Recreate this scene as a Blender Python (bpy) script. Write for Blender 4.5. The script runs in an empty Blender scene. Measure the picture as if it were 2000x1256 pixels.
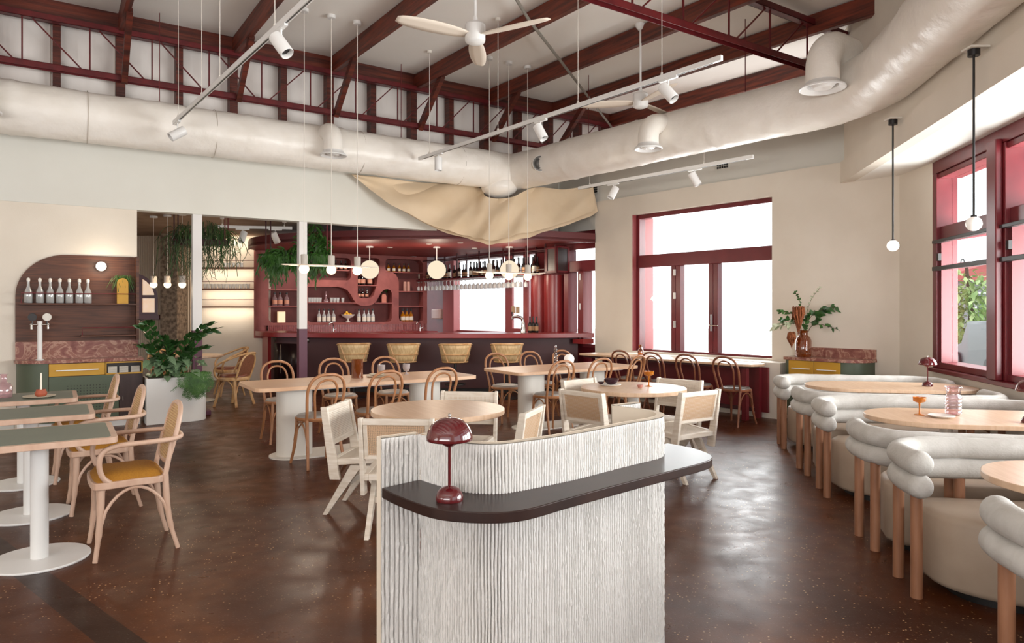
import bpy, bmesh, math, random
from mathutils import Vector, Matrix, Euler, noise
R = math.radians
random.seed(7)
scene = bpy.context.scene
col = scene.collection

# ------------------------------------------------------------------ camera
cam_d = bpy.data.cameras.new('camera'); cam = bpy.data.objects.new('camera', cam_d); col.objects.link(cam)
cam_d.sensor_width = 36; cam_d.lens = 36 * 1350 / 2000
cam_d.shift_y = -24 / 2000
cam.location = (0, 0, 1.5); cam.rotation_euler = (R(90), 0, 0)
cam_d.clip_start = .05; cam_d.clip_end = 300
scene.camera = cam
vs = scene.view_settings
vs.view_transform = 'Standard'; vs.look = 'None'; vs.gamma = 1; vs.use_curve_mapping = False
vs.exposure = 0.0

# ------------------------------------------------------------------ world: bright overcast sky
w = bpy.data.worlds.new('world'); scene.world = w; w.use_nodes = True
bg = w.node_tree.nodes['Background']; bg.inputs[0].default_value = (0.93, 0.96, 1.0, 1); bg.inputs[1].default_value = 2.4

def area(name, loc, target, size, sizey, power, colr=(1, 1, 1)):
    d = bpy.data.lights.new(name, 'AREA'); d.shape = 'RECTANGLE'; d.size = size; d.size_y = sizey; d.energy = power; d.color = colr
    o = bpy.data.objects.new(name, d); col.objects.link(o); o.location = loc
    o.rotation_euler = (Vector(target) - Vector(loc)).to_track_quat('-Z', 'Y').to_euler(); return o
def point(name, loc, power, colr, r=.06, parent=None):
    d = bpy.data.lights.new(name, 'POINT'); d.energy = power; d.color = colr; d.shadow_soft_size = r
    o = bpy.data.objects.new(name, d); col.objects.link(o); o.location = loc
    return o
def spot(name, loc, target, power, colr=(1, .86, .7), ang=60):
    d = bpy.data.lights.new(name, 'SPOT'); d.energy = power; d.color = colr; d.spot_size = R(ang); d.spot_blend = .6; d.shadow_soft_size = .04
    o = bpy.data.objects.new(name, d); col.objects.link(o); o.location = loc
    o.rotation_euler = (Vector(target) - Vector(loc)).to_track_quat('-Z', 'Y').to_euler(); return o
# daylight falling in through the shopfront windows (right), the end window, and the bar window, plus two added fills
area('daylight_shopfront', (5.6, 4.4, 1.6), (0, 5.0, 4.8), 7.0, 2.4, 1280, (1, .985, .97))
area('daylight_end_window', (3.6, 12.2, 2.0), (1.2, 7.0, 1.2), 2.4, 2.4, 210, (1, .99, .98))
area('fill_behind', (-2.6, -3.6, 1.9), (-2.2, -.9, 6.4), 6, 2.0, 450, (1, .97, .94))  # added fill behind the viewer, tilted up to brighten the ceiling
area('fill_side', (-9.0, -1.5, 2.0), (-5.6, 2.6, 6.6), 4, 2.2, 170, (1, .985, .97))  # added fill at the left, before a wall that has no window
area('daylight_bar_window', (1.6, 15.6, 2.0), (-2.5, 12.6, 1.3), 2.6, 1.6, 90, (1, .97, .95))

# ------------------------------------------------------------------ frames (two walls and the shopfront are not square to each other)
def frame(o, d):
    n = math.hypot(*d); a = math.atan2(d[1], d[0]); return Matrix.Translation((o[0], o[1], 0)) @ Matrix.Rotation(a, 4, 'Z')
FA = frame((-5.05, 9.33), (.835, .55))      # left wall: x along, y = behind it
FB = frame((1.51, 12.5), (.642, -.767))     # end wall with the big window
FC = frame((4.77, 7.84), (-.19, -1.0))      # shopfront windows, x runs towards the viewer, y = outside
FS = frame((-5.22, 14.3), (3.18, 1.9))      # wall of niches behind the bar
I4 = Matrix.Identity(4)
def yaw(M): return math.atan2(M[1][0], M[0][0])
def P(M, x, y, z=0): return M @ Vector((x, y, z))

# ------------------------------------------------------------------ mesh builder
class MB:
    def __init__(s, M=None): s.v = []; s.f = []; s.uv = {}; s.M = M
    def add(s, vs, fs, M=None):
        b = len(s.v); 
        for p in vs:
            p = Vector(p)
            if M is not None: p = M @ p
            if s.M is not None: p = s.M @ p
            s.v.append(p)
        for f in fs: s.f.append([b + i for i in f])
        return b
    def box(s, a, b, M=None):
        x0, y0, z0 = a; x1, y1, z1 = b
        s.add([(x0,y0,z0),(x1,y0,z0),(x1,y1,z0),(x0,y1,z0),(x0,y0,z1),(x1,y0,z1),(x1,y1,z1),(x0,y1,z1)],
              [(0,3,2,1),(4,5,6,7),(0,1,5,4),(1,2,6,5),(2,3,7,6),(3,0,4,7)], M); return s
    def bar(s, p0, p1, w, h, up=(0, 0, 1)):
        p0 = Vector(p0); p1 = Vector(p1); d = (p1 - p0).normalized(); up = Vector(up)
        sd = d.cross(up); 
        if sd.length < 1e-4: sd = d.cross(Vector((1, 0, 0)))
        sd.normalize(); u = sd.cross(d).normalized(); a = sd * w / 2; c = u * h / 2
        s.add([p0-a-c, p0+a-c, p0+a+c, p0-a+c, p1-a-c, p1+a-c, p1+a+c, p1-a+c],
              [(0,3,2,1),(4,5,6,7),(0,1,5,4),(1,2,6,5),(2,3,7,6),(3,0,4,7)]); return s
    def prism(s, poly, z0, z1, M=None):
        n = len(poly); s.add([(p[0], p[1], z0) for p in poly] + [(p[0], p[1], z1) for p in poly],
            [tuple(range(n - 1, -1, -1)), tuple(range(n, 2 * n))] + [(i, (i + 1) % n, n + (i + 1) % n, n + i) for i in range(n)], M); return s
    def tube(s, path, r, seg=8, closed=False, caps=True, flat=1.0):
        pts = [Vector(p) for p in path]; n = len(pts)
        rr = r if isinstance(r, (list, tuple)) else [r] * n
        T = []
        for i in range(n):
            if closed: t = pts[(i + 1) % n] - pts[i - 1]
            else: t = pts[min(i + 1, n - 1)] - pts[max(i - 1, 0)]
            T.append(t.normalized() if t.length > 1e-9 else Vector((0, 0, 1)))
        nrm = T[0].orthogonal().normalized()
        if abs(T[0].z) < .9: nrm = (Vector((0, 0, 1)) - T[0] * T[0].z).normalized()
        vs = []
        for i in range(n):
            nrm = (nrm - T[i] * nrm.dot(T[i]))
            nrm = nrm.normalized() if nrm.length > 1e-6 else T[i].orthogonal().normalized()
            b = T[i].cross(nrm)
            for k in range(seg):
                a = 2 * math.pi * k / seg; vs.append(pts[i] + (nrm * math.cos(a) + b * math.sin(a) * flat) * rr[i])
        fs = []
        for i in range(n if closed else n - 1):
            j = (i + 1) % n
            for k in range(seg): fs.append((i*seg+k, i*seg+(k+1)%seg, j*seg+(k+1)%seg, j*seg+k))
        if caps and not closed:
            fs.append(tuple(range(seg - 1, -1, -1))); fs.append(tuple((n - 1) * seg + k for k in range(seg)))
        s.add(vs, fs); return s
    def lathe(s, prof, c=(0, 0, 0), seg=24, sx=1, sy=1, M=None, close=True):
        vs = []; fs = []; n = len(prof)
        for (r, z) in prof:
            for k in range(seg):
                a = 2 * math.pi * k / seg; vs.append((c[0] + r * sx * math.cos(a), c[1] + r * sy * math.sin(a), c[2] + z))
        for i in range(n - 1):
            for k in range(seg): fs.append((i*seg+k, i*seg+(k+1)%seg, (i+1)*seg+(k+1)%seg, (i+1)*seg+k))
        if close:
            if prof[0][0] > 1e-5: fs.append(tuple(range(seg - 1, -1, -1)))
            if prof[-1][0] > 1e-5: fs.append(tuple((n - 1) * seg + k for k in range(seg)))
        s.add(vs, fs, M); return s
    def sphere(s, c, r, sz=1, seg=20, rings=12, M=None):
        return s.lathe([(max(r * math.sin(math.pi * i / rings), 1e-6), -r * sz * math.cos(math.pi * i / rings)) for i in range(rings + 1)], c, seg, M=M, close=False)
    def panel(s, a, b, c, d, uw, uh):
        i = s.add([a, b, c, d], [(0, 1, 2, 3)])
        for k, u in enumerate([(0, 0), (uw, 0), (uw, uh), (0, uh)]): s.uv[i + k] = u
        return s
    def grid(s, fn, nu, nv, uvs=None):
        b = s.add([fn(i / nu, j / nv) for j in range(nv + 1) for i in range(nu + 1)],
              [(j*(nu+1)+i, j*(nu+1)+i+1, (j+1)*(nu+1)+i+1, (j+1)*(nu+1)+i) for j in range(nv) for i in range(nu)])
        if uvs:
            for j in range(nv + 1):
                for i in range(nu + 1): s.uv[b + j * (nu + 1) + i] = (i / nu * uvs[0], j / nv * uvs[1])
        return s

def smooth(pts, k=6, closed=False):
    pts = [Vector(p) for p in pts]; n = len(pts); out = []
    rng = n if closed else n - 1
    for i in range(rng):
        p0 = pts[(i - 1) % n] if closed or i > 0 else pts[0]; p1 = pts[i]; p2 = pts[(i + 1) % n]
        p3 = pts[(i + 2) % n] if closed or i + 2 < n else pts[-1]
        for j in range(k):
            t = j / k
            out.append(.5 * ((2 * p1) + (-p0 + p2) * t + (2*p0 - 5*p1 + 4*p2 - p3) * t*t + (-p0 + 3*p1 - 3*p2 + p3) * t**3))
    if not closed: out.append(pts[-1])
    return out
def rrect(x0, y0, x1, y1, r, k=5, corners=(1, 1, 1, 1)):
    out = []
    for q, (cx, cy, a0) in enumerate([(x1 - r, y1 - r, 0), (x0 + r, y1 - r, 90), (x0 + r, y0 + r, 180), (x1 - r, y0 + r, 270)]):
        if corners[q]:
            for i in range(k + 1): a = R(a0 + 90 * i / k); out.append((cx + r * math.cos(a), cy + r * math.sin(a)))
        else: out.append([(x1, y1), (x0, y1), (x0, y0), (x1, y0)][q])
    return out
def stadium(L, W, k=10):
    return rrect(-L / 2, -W / 2, L / 2, W / 2, W / 2 - 1e-4, k)

def link(name, mb, mat, parent=None, M=None, bevel=0, ang=38, bseg=2, sub=0, solid=0):
    if isinstance(mb, bpy.types.Mesh): me = mb
    else:
        me = bpy.data.meshes.new(name); me.from_pydata([tuple(v) for v in mb.v], [], mb.f)
        bm = bmesh.new(); bm.from_mesh(me)
        bmesh.ops.recalc_face_normals(bm, faces=bm.faces); bm.to_mesh(me); bm.free()
        if mb.uv:
            ul = me.uv_layers.new(name='UVMap')
            for lp in me.loops:
                u = mb.uv.get(lp.vertex_index)
                if u: ul.data[lp.index].uv = u
        me.polygons.foreach_set('use_smooth', [True] * len(me.polygons)); me.set_sharp_from_angle(angle=R(ang))
    if mat and not me.materials: me.materials.append(mat)
    o = bpy.data.objects.new(name, me); col.objects.link(o)
    if parent: o.parent = parent
    if M is not None: o.matrix_local = M
    if bevel:
        m = o.modifiers.new('bevel', 'BEVEL'); m.width = bevel; m.segments = bseg; m.limit_method = 'ANGLE'; m.angle_limit = R(40)
    if sub:
        m = o.modifiers.new('sub', 'SUBSURF'); m.levels = sub; m.render_levels = sub
    if solid:
        m = o.modifiers.new('solid', 'SOLIDIFY'); m.thickness = solid; m.offset = 0
    return o
def tag(o, label, cat, group=None, kind=None):
    o['label'] = label; o['category'] = cat
    if group: o['group'] = group
    if kind: o['kind'] = kind
    return o
def thing(name, label, cat, M=None, group=None):
    o = bpy.data.objects.new(name, None); col.objects.link(o); o.empty_display_size = .1
    if M is not None: o.matrix_world = M
    return tag(o, label, cat, group)
def struct(name, mb, mat, M=None, parent=None, **k):
    o = link(name, mb, mat, parent, M, **k)
    if not parent: o['kind'] = 'structure'
    return o
def sgroup(name, M=None):
    o = bpy.data.objects.new(name, None); col.objects.link(o); o['kind'] = 'structure'
    if M is not None: o.matrix_world = M
    return o
def copy_tree(o, parent=None):
    c = o.copy(); col.objects.link(c)
    if parent: c.parent = parent
    for ch in list(o.children): copy_tree(ch, c)
    return c
def L(x, y, z=0, a=0): return Matrix.Translation((x, y, z)) @ Matrix.Rotation(a, 4, 'Z')
def face(x, y, f, z=0): return L(x, y, z, math.atan2(-f[0], f[1]))
class Kind:
    """first use moves the built thing itself, later uses copy it"""
    def __init__(s, root): s.root = root; s.used = False
    def put(s, M, label, group=None):
        o = copy_tree(s.root) if s.used else s.root
        s.used = True; o.matrix_world = M; o['label'] = label
        if group: o['group'] = group
        return o
ORD = ['first', 'second', 'third', 'fourth', 'fifth', 'sixth', 'seventh', 'eighth', 'ninth', 'tenth', 'eleventh', 'twelfth', 'thirteenth', 'fourteenth', 'fifteenth', 'sixteenth', 'seventeenth', 'eighteenth', 'nineteenth', 'twentieth']
for _t in ['twenty', 'thirty']: ORD += [_t + '-' + q for q in ORD[:9]] + ['thirtieth' if _t == 'twenty' else 'fortieth']

# ------------------------------------------------------------------ materials
def lin(h):
    h = h.lstrip('#'); c = [int(h[i:i + 2], 16) / 255 for i in (0, 2, 4)]
    return tuple((x / 12.92 if x <= .04045 else ((x + .055) / 1.055) ** 2.4) for x in c) + (1,)
def mat(name, hexc, rough=.5, metal=0, hex2=None, scale=6, stretch=(1, 1, 1), bump=0, bscale=None, spec=None, coat=0, detail=4, tr=0, dist=0, lo=.35, hi=.65, emit=None, es=0, rvar=0, bdist=.01):
    m = bpy.data.materials.new(name); m.use_nodes = True; nt = m.node_tree; b = nt.nodes['Principled BSDF']
    b.inputs['Base Color'].default_value = lin(hexc); b.inputs['Roughness'].default_value = rough; b.inputs['Metallic'].default_value = metal
    if spec is not None: b.inputs['Specular IOR Level'].default_value = spec
    if coat: b.inputs['Coat Weight'].default_value = coat; b.inputs['Coat Roughness'].default_value = .08
    if tr: b.inputs['Transmission Weight'].default_value = tr
    if emit: b.inputs['Emission Color'].default_value = lin(emit); b.inputs['Emission Strength'].default_value = es
    if hex2 or bump or rvar:
        tc = nt.nodes.new('ShaderNodeTexCoord'); mp = nt.nodes.new('ShaderNodeMapping'); mp.inputs['Scale'].default_value = stretch
        nt.links.new(tc.outputs['Object'], mp.inputs[0])
        nz = nt.nodes.new('ShaderNodeTexNoise'); nz.inputs['Scale'].default_value = scale; nz.inputs['Detail'].default_value = detail; nz.inputs['Distortion'].default_value = dist
        nt.links.new(mp.outputs[0], nz.inputs['Vector'])
        if hex2:
            cr = nt.nodes.new('ShaderNodeValToRGB'); cr.color_ramp.elements[0].position = lo; cr.color_ramp.elements[1].position = hi
            cr.color_ramp.elements[0].color = lin(hexc); cr.color_ramp.elements[1].color = lin(hex2)
            nt.links.new(nz.outputs[0], cr.inputs[0]); nt.links.new(cr.outputs[0], b.inputs['Base Color'])
        if bump:
            n2 = nt.nodes.new('ShaderNodeTexNoise'); n2.inputs['Scale'].default_value = bscale or scale; n2.inputs['Detail'].default_value = 5
            nt.links.new(mp.outputs[0], n2.inputs['Vector'])
            bp = nt.nodes.new('ShaderNodeBump'); bp.inputs['Strength'].default_value = bump; bp.inputs['Distance'].default_value = bdist
            nt.links.new(n2.outputs[0], bp.inputs['Height']); nt.links.new(bp.outputs[0], b.inputs['Normal'])
    return m
def glassmat(name, hexc, gloss=.12, rough=.02, bright_fill=0, mc='#F0F0F0'):
    m = bpy.data.materials.new(name); m.use_nodes = True; nt = m.node_tree; nt.nodes.clear()
    o = nt.nodes.new('ShaderNodeOutputMaterial'); mx = nt.nodes.new('ShaderNodeMixShader'); t = nt.nodes.new('ShaderNodeBsdfTransparent'); g = nt.nodes.new('ShaderNodeBsdfGlossy')
    t.inputs[0].default_value = lin(hexc); g.inputs['Roughness'].default_value = rough
    fr = nt.nodes.new('ShaderNodeLayerWeight'); fr.inputs[0].default_value = .35
    mr = nt.nodes.new('ShaderNodeMapRange'); mr.inputs['To Min'].default_value = gloss * .4; mr.inputs['To Max'].default_value = min(1, gloss * 5)
    nt.links.new(fr.outputs['Facing'], mr.inputs[0]); nt.links.new(mr.outputs[0], mx.inputs[0])
    nt.links.new(t.outputs[0], mx.inputs[1]); nt.links.new(g.outputs[0], mx.inputs[2]); 
    if bright_fill:
        df = nt.nodes.new('ShaderNodeBsdfDiffuse'); df.inputs[0].default_value = lin(mc); m2 = nt.nodes.new('ShaderNodeMixShader'); m2.inputs[0].default_value = bright_fill  # diffuse colour mixed in to brighten dark glass, in place of white reflections
        nt.links.new(mx.outputs[0], m2.inputs[1]); nt.links.new(df.outputs[0], m2.inputs[2]); nt.links.new(m2.outputs[0], o.inputs[0]); return m
    nt.links.new(mx.outputs[0], o.inputs[0]); return m
def canemat(name, h1, h2, p=.011, hole=.25):
    m = mat(name, h1, .6); nt = m.node_tree; b = nt.nodes['Principled BSDF']
    uv = nt.nodes.new('ShaderNodeUVMap'); sp = nt.nodes.new('ShaderNodeSeparateXYZ'); nt.links.new(uv.outputs[0], sp.inputs[0])
    def sn(src):
        a = nt.nodes.new('ShaderNodeMath'); a.operation = 'MULTIPLY'; a.inputs[1].default_value = math.pi / p; nt.links.new(src, a.inputs[0])
        c = nt.nodes.new('ShaderNodeMath'); c.operation = 'SINE'; nt.links.new(a.outputs[0], c.inputs[0])
        d = nt.nodes.new('ShaderNodeMath'); d.operation = 'ABSOLUTE'; nt.links.new(c.outputs[0], d.inputs[0]); return d
    a = sn(sp.outputs[0]); c = sn(sp.outputs[1]); mu = nt.nodes.new('ShaderNodeMath'); mu.operation = 'MULTIPLY'
    nt.links.new(a.outputs[0], mu.inputs[0]); nt.links.new(c.outputs[0], mu.inputs[1])
    gt = nt.nodes.new('ShaderNodeMath'); gt.operation = 'LESS_THAN'; gt.inputs[1].default_value = 1 - hole; nt.links.new(mu.outputs[0], gt.inputs[0])
    nt.links.new(gt.outputs[0], b.inputs['Alpha'])
    cr = nt.nodes.new('ShaderNodeValToRGB'); cr.color_ramp.elements[0].color = lin(h1); cr.color_ramp.elements[1].color = lin(h2); nt.links.new(mu.outputs[0], cr.inputs[0]); nt.links.new(cr.outputs[0], b.inputs['Base Color'])
    return m
def emis(name, hexc, s):
    m = bpy.data.materials.new(name); m.use_nodes = True; nt = m.node_tree; nt.nodes.clear()
    o = nt.nodes.new('ShaderNodeOutputMaterial'); e = nt.nodes.new('ShaderNodeEmission'); e.inputs[0].default_value = lin(hexc); e.inputs[1].default_value = s; nt.links.new(e.outputs[0], o.inputs[0]); return m

MT = dict(
 cream=mat('cream_wall', '#E0D7CA', .75, hex2='#D9CFC1', scale=1.3, bump=.08, bscale=60),
 header=mat('header_paint', '#D8D7D0', .7, hex2='#D1CFC7', scale=.8, bump=.04, bscale=40),
 ceil=mat('ceiling_board', '#F8F6F1', .8, hex2='#F3F0EA', scale=.7),
 board=mat('fibro_board', '#F0EAE5', .7, hex2='#D8CEC8', scale=2.5, stretch=(1, 1, .25), lo=.45, hi=.8),
 timber=mat('old_red_timber', '#66291A', .5, hex2='#38160F', scale=5, stretch=(.5, .5, 6), bump=.3, bscale=14),
 timberh=mat('old_red_rafter', '#74301C', .5, hex2='#431B12', scale=4, stretch=(6, .4, 6), bump=.25, bscale=12),
 timberx=mat('old_red_beam', '#6A2C1B', .5, hex2='#40190F', scale=4, stretch=(.4, 6, 6), bump=.25, bscale=12),
 steel=mat('maroon_steel', '#641A1D', .4, hex2='#521418', scale=9),
 duct=mat('wrapped_duct', '#F0EBE4', .34, hex2='#E8E2D9', scale=3, bump=.6, bscale=5, stretch=(1, 1, 1), bdist=.03),
 white=mat('white_powdercoat', '#E4E3E1', .35),
 offwhite=mat('off_white_metal', '#DFD9D0', .4),
 black=mat('black_metal', '#141212', .4),
 chrome=mat('chrome', '#C9C6C2', .12, metal=1),
 maroon=mat('maroon_frame', '#6E1F26', .32, hex2='#631A21', scale=4),
 barred=mat('bar_red_laminate', '#8E2B2C', .28, hex2='#862728', scale=2),
 barfront=mat('bar_front_plum', '#431C1F', .5, hex2='#3C191D', scale=2),
 soffit=mat('soffit_red', '#86332F', .5, hex2='#772B2A', scale=1.5),
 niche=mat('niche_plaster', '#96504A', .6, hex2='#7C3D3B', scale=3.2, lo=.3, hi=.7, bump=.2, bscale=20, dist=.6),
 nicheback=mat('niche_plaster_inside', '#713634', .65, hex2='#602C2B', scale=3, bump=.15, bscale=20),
 tile=mat('finger_tile', '#8A3B38', .25, hex2='#742E2E', scale=20),
 plum=mat('plum_paint', '#55263A', .5),
 oak=mat('pale_oak', '#DDB898', .36, hex2='#D2A886', scale=3.5, stretch=(1.2, 14, 1.2), detail=6),
 oakround=mat('pale_oak_round', '#D9BA9E', .33, hex2='#CDAB8C', scale=3, stretch=(14, 1.2, 1.2), detail=6),
 oaklight=mat('limed_oak', '#DFD5C8', .5, hex2='#CFC1B0', scale=8, stretch=(1, 1, 6)),
 bent=mat('bentwood_beech', '#B27D58', .38, hex2='#A06D47', scale=6, stretch=(4, 4, 1)),
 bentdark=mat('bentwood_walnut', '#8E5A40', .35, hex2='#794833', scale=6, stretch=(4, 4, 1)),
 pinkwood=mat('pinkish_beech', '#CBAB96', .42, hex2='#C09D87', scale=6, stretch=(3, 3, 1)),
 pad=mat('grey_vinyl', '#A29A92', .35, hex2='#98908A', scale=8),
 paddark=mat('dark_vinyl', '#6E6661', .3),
 mustard=mat('mustard_fabric', '#A8731D', .85, hex2='#996518', scale=120, bump=.2, bscale=300),
 cane=canemat('cane_open', '#CBAA8A', '#B8926E', .012, .33),
 canel=canemat('cane_pale', '#DCD1C3', '#C9B9A4', .012, .18),
 canef=mat('rattan_wrap', '#E0C698', .5, hex2='#CFAE78', scale=90, stretch=(.2, .2, 1)),
 rattan=mat('rattan_pole', '#D0A878', .4, hex2='#B58655', scale=12),
 rattanpanel=mat('rattan_weave_panel', '#D3B88C', .5, hex2='#B39264', scale=70, stretch=(1, 1, .05), lo=.35, hi=.7),
 tan=mat('tan_leather', '#7C4530', .35, hex2='#6B3927', scale=5),
 tanweave=mat('brown_weave', '#8C5A40', .55, hex2='#6E4330', scale=80),
 boucle=mat('pale_velvet', '#C6C3BE', .85, hex2='#AEAAA3', scale=7, bump=.25, bscale=90, lo=.3, hi=.75, dist=1),
 beigel=mat('beige_leather', '#AC9A88', .42, hex2='#A28F7D', scale=4, bump=.05, bscale=60),
 boothleg=mat('booth_leg_oak', '#9C6E52', .4, hex2='#8A5E44', scale=7, stretch=(3, 3, .6)),
 green=mat('green_laminate', '#717769', .5, hex2='#6A7063', scale=3),
 cabgreen=mat('cabinet_green', '#505A48', .45),
 yellow=mat('mustard_laminate', '#C2932C', .4, hex2='#B88826', scale=4),
 walnut=mat('walnut_panel', '#623722', .5, hex2='#422314', scale=2.6, stretch=(1, 1, 16), detail=7, dist=.5),
 darkoak=mat('dark_oak_top', '#33211C', .32, hex2='#281A17', scale=3, stretch=(3, 3, 3), detail=6, spec=.38),
 plaster=mat('combed_plaster', '#D6D3CF', .8, bump=.3, bscale=120),
 plasters=mat('smooth_plaster', '#D8CBB9', .7),
 red_gloss=mat('burgundy_gloss', '#561519', .12, coat=.6),
 canvas=mat('canvas_drape', '#DCC7AB', .9, hex2='#D5BE9F', scale=2, bump=.1, bscale=150),
 white_c=mat('white_ceramic', '#E5E0D8', .3),
 stoneware=mat('sand_stoneware', '#C9BCA6', .5),
 purple=mat('aubergine_glaze', '#32131F', .15),
 terra=mat('terracotta', '#A24F33', .6),
 leafd=mat('leaf_dark', '#24431F', .3, hex2='#37602C', scale=9),
 leafm=mat('leaf_mid', '#3E6A2A', .45, hex2='#27481C', scale=9),
 leaff=mat('fern_green', '#4F7A33', .5, hex2='#335A24', scale=12),
 cactus=mat('cactus_green', '#2C3D22', .5, hex2='#4A5A34', scale=8),
 leafp=mat('leaf_pale', '#B9BBA0', .5, hex2='#8E9A78', scale=10),
 amar=mat('amaranth_rust', '#9E5A2E', .8, hex2='#74381A', scale=60, bump=.6, bscale=80),
 stem=mat('stem_brown', '#4B3A26', .6),
 soil=mat('soil', '#2A1D15', .9),
 lemon=mat('lemon_skin', '#D9A52A', .45, bump=.1, bscale=60),
 paper=mat('paper', '#D9D2C6', .8), kraft=mat('kraft_paper', '#C7A98A', .8),
 concrete=mat('old_concrete', '#8E7B68', .8, hex2='#5E4E40', scale=14, lo=.4, hi=.62, bump=.5, bscale=30),
 stainless=mat('stainless', '#A8A6A2', .3, metal=1),
 labelw=mat('bottle_label', '#DAD2C4', .6), labelp=mat('bottle_label_pink', '#C88C74', .6), labelt=mat('bottle_label_tan', '#A9805C', .6),
 spirit=mat('spirit_amber', '#8A4A1E', .15),
 foil=mat('bottle_foil', '#1B1414', .35),
 glass=glassmat('clear_glass', '#F2F4F3', .2, bright_fill=.3), pane=glassmat('window_glass', '#F8FAFA', .02),
 darkglass=glassmat('dark_bottle_glass', '#1A120A', .25), amber=glassmat('amber_glass', '#E09A3C', .15, bright_fill=.4, mc='#D98A14'), amberd=glassmat('deep_amber_glass', '#B8602A', .2, bright_fill=.35, mc='#93480F'),
 pinkg=glassmat('pink_glass', '#E8CCD0', .2, bright_fill=.22, mc='#D8B8BC'), reeded=glassmat('reeded_pink_glass', '#8A4A58', .1, .35),
 globe=emis('lit_opal_globe', '#FFECCE', 1.0), bulb=emis('lit_bulb', '#FFE9C8', 2.2), opal=mat('opal_glass', '#E9E6E2', .2, emit='#FFF6EC', es=.25), candle=mat('candle_wax', '#E9E2D2', .5),
 opallit=mat('opal_glass_lit', '#FFFFFF', .3, emit='#FFFAF4', es=1.0),
 frosted=mat('frosted_glass_tumbler', '#CFC8C2', .3),
)
def floor_mat():
    m = bpy.data.materials.new('polished_red_concrete'); m.use_nodes = True; nt = m.node_tree; N = nt.nodes; K = nt.links; b = N['Principled BSDF']
    tc = N.new('ShaderNodeTexCoord')
    def noise_(s, d=4, dist=0):
        n = N.new('ShaderNodeTexNoise'); n.inputs['Scale'].default_value = s; n.inputs['Detail'].default_value = d; n.inputs['Distortion'].default_value = dist; K.new(tc.outputs['Object'], n.inputs['Vector']); return n
    def ramp(src, stops):
        r = N.new('ShaderNodeValToRGB'); e = r.color_ramp.elements
        while len(e) < len(stops): e.new(.5)
        for q, (p, c) in zip(e, stops): q.position = p; q.color = lin(c) if isinstance(c, str) else (c, c, c, 1)
        K.new(src, r.inputs[0]); return r
    def mix(a, c, f, mode='MIX'):
        x = N.new('ShaderNodeMix'); x.data_type = 'RGBA'; x.blend_type = mode
        if hasattr(f, 'name') or not isinstance(f, (int, float)): K.new(f, x.inputs[0])
        else: x.inputs[0].default_value = f
        for s, i in ((a, 6), (c, 7)):
            if isinstance(s, tuple): x.inputs[i].default_value = s
            else: K.new(s, x.inputs[i])
        return x.outputs[2]
    base = ramp(noise_(1.1, 6, .8).outputs[0], [(.3, '#3F1D0C'), (.52, '#552C14'), (.72, '#6C3F20')])
    mott = ramp(noise_(9, 5).outputs[0], [(.4, 0.0), (.75, .5)])
    c = mix(base.outputs[0], lin('#3A1A12'), mott.outputs[0])
    # aggregate flecks, denser in worn patches
    vo = N.new('ShaderNodeTexVoronoi'); vo.inputs['Scale'].default_value = 42; K.new(tc.outputs['Object'], vo.inputs['Vector'])
    fl = ramp(vo.outputs['Distance'], [(.13, .95), (.23, 0.0)])
    wn = ramp(vo.outputs['Color'], [(.56, 0.0), (.60, 1.0)])
    patch = ramp(noise_(1.4, 3).outputs[0], [(.42, .15), (.58, 1.0)])
    def mul(a, d):
        x = N.new('ShaderNodeMath'); x.operation = 'MULTIPLY'; K.new(a, x.inputs[0]); K.new(d, x.inputs[1]); return x.outputs[0]
    f = mul(mul(fl.outputs[0], wn.outputs[0]), patch.outputs[0])
    c = mix(c, lin('#D0A87E'), f)
    # infilled saw-cut strips (patched concrete)
    sp = N.new('ShaderNodeSeparateXYZ'); K.new(tc.outputs['Object'], sp.inputs[0])
    def strip(p, d, hw, x0=None):
        n = math.hypot(*d); nx, ny = -d[1] / n, d[0] / n
        a = N.new('ShaderNodeMath'); a.operation = 'MULTIPLY'; a.inputs[1].default_value = nx; K.new(sp.outputs[0], a.inputs[0])
        e = N.new('ShaderNodeMath'); e.operation = 'MULTIPLY_ADD'; e.inputs[1].default_value = ny; K.new(sp.outputs[1], e.inputs[0]); K.new(a.outputs[0], e.inputs[2])
        g = N.new('ShaderNodeMath'); g.operation = 'SUBTRACT'; g.inputs[1].default_value = nx * p[0] + ny * p[1]; K.new(e.outputs[0], g.inputs[0])
        h = N.new('ShaderNodeMath'); h.operation = 'ABSOLUTE'; K.new(g.outputs[0], h.inputs[0])
        i = N.new('ShaderNodeMath'); i.operation = 'LESS_THAN'; i.inputs[1].default_value = hw; K.new(h.outputs[0], i.inputs[0]); return i.outputs[0]
    s1 = strip((-2.25, 3.52), (.84, -.7), .075); s2 = strip((-3.47, 7.07), (.55, .81), .05)
    c = mix(c, lin('#2E1A12'), mul(s1, ramp(noise_(3).outputs[0], [(.2, .8), (.6, .95)]).outputs[0]))
    c = mix(c, lin('#4E3226'), mul(s2, ramp(noise_(5).outputs[0], [(.3, .3), (.7, .8)]).outputs[0]))
    K.new(c, b.inputs['Base Color'])
    rr = ramp(noise_(4.5, 8, .4).outputs[0], [(.32, .27), (.68, .42)]); K.new(rr.outputs[0], b.inputs['Roughness'])
    n3 = noise_(40, 6); bp = N.new('ShaderNodeBump'); bp.inputs['Strength'].default_value = .05; bp.inputs['Distance'].default_value = .002
    K.new(n3.outputs[0], bp.inputs['Height'])
    pit = ramp(noise_(85, 6).outputs[0], [(.60, 0.0), (.70, 1.0)]); b2 = N.new('ShaderNodeBump'); b2.invert = True; b2.inputs['Strength'].default_value = .3; b2.inputs['Distance'].default_value = .002
    K.new(pit.outputs[0], b2.inputs['Height']); K.new(bp.outputs[0], b2.inputs['Normal']); K.new(b2.outputs[0], b.inputs['Normal'])
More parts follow.
